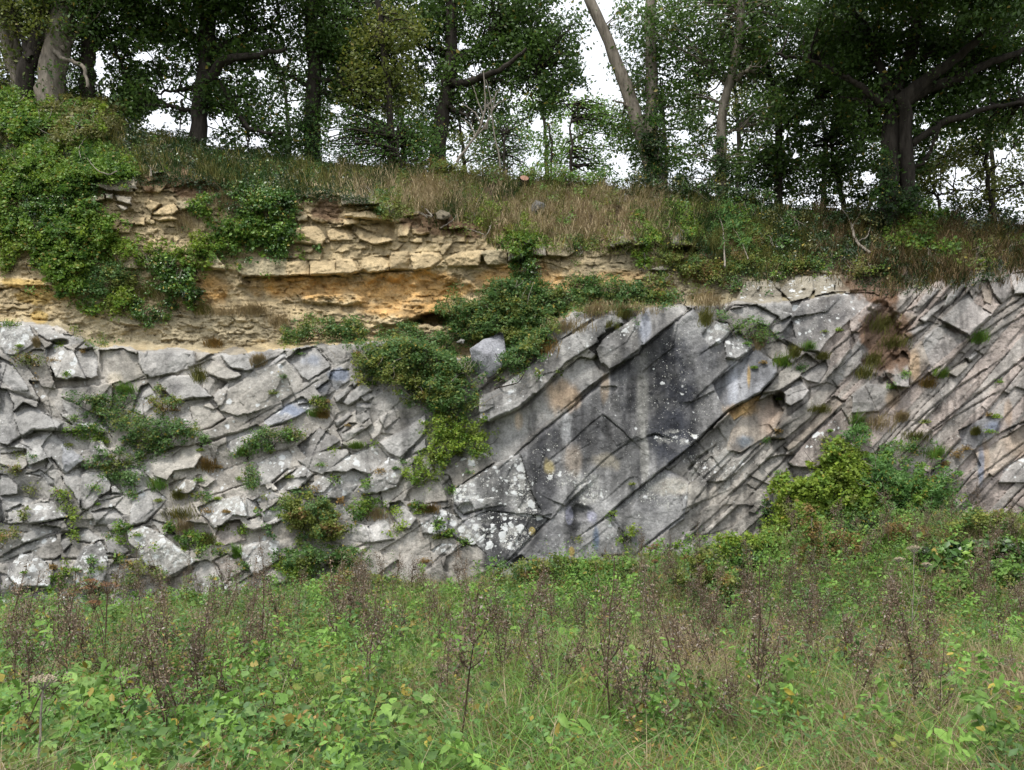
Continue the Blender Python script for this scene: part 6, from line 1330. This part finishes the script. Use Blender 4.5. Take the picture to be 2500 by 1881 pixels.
foot('yellow green spreading bush at the foot of the tilted beds', 'yel', 14.3, [('O', 640, 190, 140, 60), ('O', 780, 170, 100, 50)], 1)
foot('dark holly like shrub under the yellow green bush', 'ivy', 14.1, [('O', 720, 260, 90, 50), ('O', 640, 330, 60, 40)], 2)
foot('tall rusty brown seeding weed column in front of the yellow bush', 'autumn', 13.6, [('O', 1055, 90, 42, 110), ('O', 1060, 250, 50, 90)], 3, .04, 1.3, 'tall_weed', 'weed', .3)
foot('shorter rusty weed clump right of the tall brown column', 'autumn', 13.5, [('O', 1180, 170, 70, 90), ('O', 1300, 210, 80, 70)], 4, .04, 1.0, 'tall_weed', 'weed', .3)
foot('grey leaved dark undergrowth behind the rusty weeds', 'dark', 14.4, [('O', 1350, 120, 120, 70), ('O', 1420, 60, 90, 50)], 5, .06)
foot('golden green bush with rust tips at the right edge', 'mixed', 13.6, [('O', 1950, 80, 150, 60), ('O', 2150, 70, 90, 70), ('O', 2000, 30, 80, 30)], 6, .05)
foot('rusty stalks bush left of the golden green bush', 'autumn', 13.8, [('O', 1650, 150, 130, 60), ('O', 1560, 110, 110, 50), ('O', 1800, 140, 90, 40)], 7, .045, 1.0)
foot('dark glossy large leaved ivy bank at right behind the meadow', 'ivy', 12.6, [('O', 1850, 270, 210, 80), ('O', 2080, 210, 180, 50), ('O', 1700, 320, 120, 50)], 8, .10, .8, 'ivy_bank', 'ivy', .4)
foot('bright green bush below the ivy bank at right', 'mead', 12.0, [('O', 1780, 420, 150, 50), ('O', 1980, 400, 140, 50), ('O', 2140, 330, 90, 60)], 9, .06)
foot('rounded green and rust bush in front of the slab foot', 'mixed', 12.8, [('O', 590, 410, 110, 60), ('O', 420, 350, 130, 50), ('O', 470, 250, 90, 60)], 10, .05)
foot('low green bushes under the dark slab', 'mead', 14.2, [('O', 100, 340, 200, 50), ('O', -120, 310, 190, 50)], 11, .05)
foot('fine leaved green bush at the middle of the cliff foot', 'bramble', 14.3, [('N', 2050, 210, 190, 70), ('N', 1880, 170, 90, 60), ('N', 2250, 250, 160, 60)], 12, .045, 1.4)
foot('russet topped green bush at the foot of the big slab', 'mixed', 14.2, [('O', -480, 330, 150, 60), ('O', -330, 290, 130, 50)], 13, .045)
foot('green nettle bed below the lichened boulders', 'mead', 13.9, [('N', 1010, 330, 150, 90), ('N', 800, 380, 120, 80), ('N', 1180, 290, 110, 60)], 14, .06)
foot('mid green weeds at the lower left cliff foot', 'mead', 13.4, [('N', 500, 480, 110, 60), ('N', 650, 440, 90, 60)], 15, .06)
foot('brown seeded bush right of the hanging yellow creeper', 'autumn', 13.8, [('N', 1780, 220, 110, 90), ('N', 1650, 290, 100, 60)], 16, .04, .8)

# ------------------------------------------------------------------ the meadow
r = np.random.default_rng(77)
def scatter(n, y0=3.0, y1=14.8, pw=1.0):
    u = r.random(n); Yq = (y0 ** pw + u * (y1 ** pw - y0 ** pw)) ** (1 / pw); Xq = (r.random(n) * 2 - 1) * (.80 * Yq + .6)
    return Xq, Yq
# broad-leaved weeds
pl_ = []
for (n_p, nl, hmin, hvar, size, asp, kind, sx, seedn, thr) in ((4200, 40, .12, .30, .046, .62, 'mead', .13, 61, .30), (3300, 56, .30, .55, .058, .42, 'mead', .10, 62, .42), (2100, 34, .20, .40, .072, .80, 'mead', .16, 63, .47),
                                                         (2700, 60, .25, .60, .040, .34, 'ash', .12, 64, .42), (1700, 44, .25, .50, .042, .5, 'mixed', .12, 65, .48), (1500, 60, .3, .5, .030, .4, 'autumn', .13, 68, .45), (1600, 60, .35, .55, .048, .5, 'bramble', .15, 69, .52)):
    X, Y = scatter(n_p, 3.2, 14.9, 1.0); dn = vnoise(X * .8 + 40 + seedn, Y * .8, seedn); kp = (dn + .25 * (r.random(n_p) - .5)) > thr + (.05 * sst(-.6, .6, X) * sst(9, 6, Y) if size > .05 else 0)
    X, Y = X[kp], Y[kp]; n_p = len(X); Z = ground_z(X, Y); hvar = hvar * .85; h = hmin + hvar * r.random(n_p) ** 1.3 * (.6 + .8 * vnoise(X * .9, Y * .9, 62))
    hh = np.repeat(h, nl); f = r.random(n_p * nl) ** .7; wd_ = sx * (.35 + .9 * (1 - f))
    C = np.stack([np.repeat(X, nl) + r.normal(size=n_p * nl) * wd_, np.repeat(Y, nl) + r.normal(size=n_p * nl) * wd_, np.repeat(Z, nl) + hh * f], -1)
    tone = np.repeat(vnoise(X * 1.7, Y * 1.7, 63) * .6 + .4 * r.random(n_p), nl)
    cc = kcol(kind, len(C), r, tone) * np.repeat(.6 + .85 * r.random((n_p, 1)), nl, 0)
    sz = np.repeat(size * (.7 + .7 * r.random(n_p)), nl) * (.5 + .8 * r.random(len(C)))
    v = leaves(C, sz, cc, r, bias=(0, -.35, .8), spread=1.2, aspect=asp, shape=6 if size > .05 else 4, droop=.5)
    pl_.append(v)
    # thin upright stems
    nb_ = n_p; Bs = np.stack([X, Y, Z], -1); pl_.append(blades(Bs, h * 1.02, .12, .006, np.tile(np.array([[.10, .11, .045]]), (nb_, 1)), r))
v = join(pl_)
tagobj(mesh_obj('meadow_weeds', v[0], v[1], M_LEAF, v[2]), 'dense nettles and broad leaved weeds covering the meadow', 'weeds', kind='stuff')
# grass
n_b = 225000; X, Y = scatter(n_b, 3.2, 14.9, .9); g = vnoise(X * 1.2 + 9, Y * 1.2, 64) + .35 * sst(-1, .5, X) * sst(10, 6.5, Y)
kp = r.random(n_b) < np.clip((g - .30) * 2.2, .10, 1); X, Y, g = X[kp], Y[kp], g[kp]; n_b = len(X)
Bp = np.stack([X, Y, ground_z(X, Y)], -1); tn = vnoise(X * 2.1, Y * 2.1, 65) + .17 * (X > .5) + .12 * r.normal(size=n_b)
cb = np.where((tn > .56)[:, None], kcol('tan', n_b, r), kcol('mead', n_b, r) * 1.15); cb = np.where((r.random(n_b) < .12)[:, None], kcol('olive', n_b, r), cb)
v = blades(Bp, (.26 + .50 * r.random(n_b)) * (.7 + .6 * g), 1.05, .0065, cb, r)
tagobj(mesh_obj('meadow_grass', v[0], v[1], M_LEAF, v[2]), 'long green and straw grass growing through the meadow', 'grass', kind='stuff')
# brown seeded stalks, 6 kinds of plant copied over the meadow
def make_stalk(seed):
    q = np.random.default_rng(seed); H_ = .75 + .4 * q.random(); hs_ = q.random(); root = thing('dry_stalk', 'dry brown seeded stalk standing in the green meadow', 'dead plant', group='dry brown seeded stalks in the meadow')
    main = smooth_path([[0, 0, 0], [q.normal() * .03, q.normal() * .03, H_ * .5], [q.normal() * .09, q.normal() * .09, H_]], 10, .004, seed)
    pr = [tube(main, np.linspace(.0065, .0025, 10), 5)]; SP = [main[5:]]
    for b in range(int(7 + q.integers(6))):
        t_ = .35 + .55 * q.random(); s0 = main[int(t_ * 9)]; a_ = q.random() * 6.28; L_ = (.12 + .22 * q.random()) * (1.2 - t_)
        e = s0 + np.array([math.cos(a_) * L_ * .55, math.sin(a_) * L_ * .55, L_ * 1.1]); p_ = smooth_path([s0, (s0 + e) / 2 + [math.cos(a_) * .03, math.sin(a_) * .03, -.02], e], 6)
        pr.append(tube(p_, np.linspace(.003, .0015, 6), 4)); SP.append(p_[1:])
    a = join(pr); mesh_obj('stem', a[0], a[1], M_STALK, None, root)
    sp = np.concatenate(SP); n_ = 620; C = sp[q.integers(len(sp), size=n_)] + q.normal(size=(n_, 3)) * np.array([.022, .022, .03])
    c_ = np.array([.155, .115, .080]) * (q.choice([.7, .95, 1.3])) * (.45 + 1.4 * q.random((n_, 1))); lt = q.random(n_) < .14; c_[lt] = np.array([.34, .29, .25]) * (.7 + .5 * q.random((lt.sum(), 1)))
    v = leaves(C, .011 + .016 * q.random(n_), c_, q, bias=(0, -.2, .2), spread=1.6, aspect=.42, droop=1.3)
    mesh_obj('dry_foliage', v[0], v[1], M_DRY, v[2], root)
    return root
M_STALK = bark_mat('dry_stem', (.07, .045, .03), (.20, .14, .09), 40)
protos = [make_stalk(900 + i) for i in range(10)]
def copy_thing(o, loc, rz, s=1., lean=(0, 0)):
    c = o.copy(); COL.objects.link(c); c.location = loc; c.rotation_euler = (lean[0], lean[1], rz); c.scale = (s, s, s)
    for ch in list(o.children):
        d = ch.copy(); COL.objects.link(d); d.parent = c
    return c
cands = []
tries = 0
while len(cands) < 297 and tries < 20000:
    tries += 1
    x_, y_ = scatter(1, 4.3, 14.2, 1.0); x_, y_ = x_[0], y_[0]
    pxx = CX + x_ * FPX / y_
    if not -60 < pxx < 2560: continue
    wgt = .6 + .9 * math.exp(-((pxx - 1900) / 420) ** 2) + .55 * math.exp(-((pxx - 700) / 330) ** 2) + .35 * math.exp(-((pxx - 60) / 120) ** 2)
    wgt *= .25 + 1.3 * float(vnoise(np.array(x_ * .9), np.array(y_ * .8), 66)) ** 1.5
    if y_ > 11 and 900 < pxx < 1500: wgt *= .4
    if r.random() < wgt: cands.append((x_, y_))
for i, (x_, y_) in enumerate(cands):
    z_ = float(ground_z(np.array(x_), np.array(y_))) - .02; o = protos[i % 10]; s_ = .72 + .55 * r.random(); ln = (r.normal() * .2, r.normal() * .2)
    if i < 10:
        o.location = (x_, y_, z_); o.rotation_euler = (ln[0], ln[1], r.random() * 6.28); o.scale = (s_,) * 3
        first = o
    else: copy_thing(o, (x_, y_, z_), r.random() * 6.28, s_, ln)
# big-leaved docks
def big_leaf(base, dirx, tilt, L_, W_, q, n=9):
    t_ = np.linspace(0, 1, n); prof = np.sin(np.pi * np.clip(t_ * .93 + .07, 0, 1)) ** .65 * (1 - .25 * t_); prof[-1] = 0.02
    d = np.array([math.cos(dirx), math.sin(dirx), 0]); s = np.array([-math.sin(dirx), math.cos(dirx), 0])
    ang = tilt - t_ * (.9 + .5 * q.random()); cen = [np.zeros(3)]
    for a_ in ang[1:]: cen.append(cen[-1] + (d * math.cos(a_) + np.array([0, 0, 1]) * math.sin(a_)) * L_ / (n - 1))
    cen = np.array(cen) + base; up = np.array([d * -math.sin(a_) + np.array([0, 0, math.cos(a_)]) for a_ in ang])
    rows = []
    for w_ in (-1, -.5, 0, .5, 1):
        rows.append(cen + s * (w_ * W_ * .5 * prof)[:, None] + up * ((abs(w_) ** 1.5 * .16 * W_ + .10 * W_ * np.sin(t_ * 16 + w_ * 3) * abs(w_)) * prof)[:, None])
    V = np.stack(rows, 1).reshape(-1, 3); i_ = np.arange(n - 1)[:, None] * 5; j = np.arange(4)[None]
    F = np.stack([i_ + j, i_ + j + 1, i_ + j + 6, i_ + j + 5], -1).reshape(-1, 4)
    return V, F
def dock(label, px, py, nleaf, L_, seed, zt=.42, col=(.11, .22, .05), tilt=1.1, group=None):
    q = np.random.default_rng(seed); Yd = (EYE - zt) * FPX / (py - HY); x_ = (px - CX) * Yd / FPX; zb = float(ground_z(np.array(x_), np.array(Yd)))
    root = thing('dock_plant', label, 'plant', (x_, Yd, zb), group)
    for k_ in range(nleaf):
        a_ = q.random() * 6.28; st = np.array([math.cos(a_) * .05, math.sin(a_) * .05, max(.05, zt - zb - .16 + .08 * q.random())])
        V, F = big_leaf(st, -1.57 + (k_ - nleaf / 2 + .5) * 1.0 + q.normal() * .2, tilt + q.normal() * .2, L_ * (.75 + .4 * q.random()), L_ * .48, q)
        stem = tube(smooth_path([[0, 0, 0], st * [.6, .6, .5], st], 5), [.007] * 5, 5)
        mesh_obj('leaf', V, F, M_LEAF, np.array(col) * (.8 + .4 * q.random()) * (.9 + .2 * q.random((len(V), 1))), root, True)
        mesh_obj('leaf_stalk', stem[0], stem[1], M_DRY, np.tile(np.array([[.10, .15, .05]]), (len(stem[0]), 1)), root)
    return root
dock('big leaved dock with two upright pale leaves below the big slab', 1558, 1562, 4, .26, 1)
dock('dock with spoon shaped leaves right of the bottom middle', 1850, 1645, 5, .26, 2)
dock('low dark dock leaves between the two upright docks', 1660, 1620, 5, .22, 3, .36, (.07, .17, .045))
dock('bright dock leaf rising from the straw grass, right of the spoon leaved dock', 2175, 1655, 3, .22, 4, .42, (.13, .24, .06))
dock('dock with two dark rounded leaves at the lower right', 2430, 1690, 3, .24, 5, .36, (.06, .15, .035), .9)
dock('grey green dock leaf near the right edge of the meadow', 2440, 1590, 3, .22, 6, .5, (.16, .22, .12))
dock('pale lobed leaf cluster in the middle of the brown stalks', 2060, 1520, 5, .16, 7, .5, (.15, .27, .08))
dock('small lime green fan leaf at the bottom edge', 1800, 1762, 5, .13, 8, .36, (.16, .34, .03), .9)
# large rounded leaves at lower left
def leafy(label, spots, size, kind, seed, name='bramble_plant', cat='bramble', n=60):
    q = np.random.default_rng(seed); root = None; CC_ = []
    for px, py, w_ in spots:
        zt = .42; Yd = (EYE - zt) * FPX / (py - HY); x_ = (px - CX) * Yd / FPX; zb = float(ground_z(np.array(x_), np.array(Yd)))
        if root is None: root = thing(name, label, cat, (x_, Yd, zb))
        CC_.append(np.stack([x_ + q.normal(size=n) * w_, Yd + q.normal(size=n) * w_, zb + .16 + .36 * q.random(n)], -1))
    C = np.concatenate(CC_); v = leaves(C, size * (.7 + .6 * q.random(len(C))), kcol(kind, len(C), q) * 1.15, q, bias=(0, -.7, 1.0), spread=.55, aspect=.85, shape=6, droop=.3)
    mesh_obj('foliage', to_local(root, v[0]), v[1], M_LEAF, v[2], root)
    st = join([tube(smooth_path([c - [q.normal() * .03, q.normal() * .03, .22], c - [0, 0, .1], c], 5), [.003] * 5, 4) for c in C[::2]])
    mesh_obj('stems', to_local(root, st[0]), st[1], M_STALK, None, root)
leafy('large pale green rounded leaves at the lower left corner', [(130, 1690, .22), (220, 1670, .2), (170, 1740, .2), (40, 1720, .15), (90, 1770, .2)], .135, 'mead', 71)
leafy('cluster of broad leaves right of the lower left corner patch', [(340, 1720, .18), (400, 1750, .2)], .10, 'mead', 72)
leafy('broad leafed bramble at the bottom left of centre', [(560, 1740, .3), (640, 1660, .25)], .075, 'bramble', 73)
leafy('yellowing bramble leaves in the meadow left of centre', [(800, 1650, .3), (860, 1680, .25)], .07, 'mixed', 74)
leafy('round leaved plants at the bottom centre edge', [(1000, 1730, .3), (900, 1770, .25)], .075, 'mead', 75)
# dead umbels
def umbel(label, px, pyt, pyb, Yd, rw, seed, heads=1, mat=None, rad=.008):
    q = np.random.default_rng(seed); zt = EYE + (HY - pyt) * Yd / FPX; x_ = (px - CX) * Yd / FPX; zb = float(ground_z(np.array(x_), np.array(Yd))); H_ = zt - zb
    root = thing('dead_hogweed', label, 'dead plant', (x_, Yd, zb)); mat = mat or M_TWIG
    main = smooth_path([[-.04, 0, 0], [-.02, 0, H_ * .5], [0, 0, H_ - rw * .5]], 8, .003, seed); a = tube(main, np.linspace(rad, rad * .6, 8), 6); pr = [a]; tops = [(main[-1], rw)]
    for k_ in range(heads - 1):
        s0 = main[3 + k_ % 4]; e = s0 + np.array([(q.random() - .5) * .35, (q.random() - .5) * .1, H_ * (.28 + .15 * q.random())]); p_ = smooth_path([s0, (s0 + e) / 2 + [.02, 0, 0], e], 6)
        pr.append(tube(p_, np.linspace(rad * .5, rad * .3, 6), 5)); tops.append((p_[-1], rw * .7))
    a = join(pr); mesh_obj('stem', a[0], a[1], mat, None, root)
    rays = []; fl = []
    for c0, w_ in tops:
        for k_ in range(15):
            a_ = k_ * 2.4; rr_ = w_ * (.35 + .65 * (k_ / 15.)); e = c0 + np.array([math.cos(a_) * rr_ * .5, math.sin(a_) * rr_ * .5, w_ * (.55 - .2 * k_ / 15.)])
            rays.append(tube(smooth_path([c0, (c0 + e) / 2 - [0, 0, .01], e], 4), [.0022] * 4, 4)); fl.append(e + q.normal(size=(12, 3)) * [w_ * .07, w_ * .07, w_ * .03])
    a = join(rays); mesh_obj('umbel', a[0], a[1], mat, None, root)
    C = np.concatenate(fl); col = np.array([.42, .35, .25]) if mat is M_TWIG else np.array([.24, .12, .06])
    v = leaves(C, .012, col * (.7 + .5 * q.random((len(C), 1))), q); mesh_obj('seeds', v[0], v[1], M_DRY, v[2], root)
umbel('pale dead hogweed head at the lower left corner', 104, 1655, 1790, 3.9, .13, 1)
umbel('tall rust brown dock stalk standing at left in front of the boulders', 262, 1425, 1700, 7.0, .2, 2, 4, M_STALK, .010)
umbel('rust brown umbel in front of the lowest left boulder', 170, 1440, 1560, 10., .28, 3, 3, M_STALK, .008)
umbel('tall pale thin hogweed at the right of the meadow', 2232, 1335, 1600, 8.6, .14, 4, 3, None, .006)
umbel('pale thin dead stem among the brown stalks, right of the centre', 1575, 1380, 1560, 9.5, .10, 5, 2, None, .005)
umbel('thin brown dead stem standing by the foot of the big slab', 1600, 1330, 1480, 12.5, .16, 6, 3, M_STALK, .007)
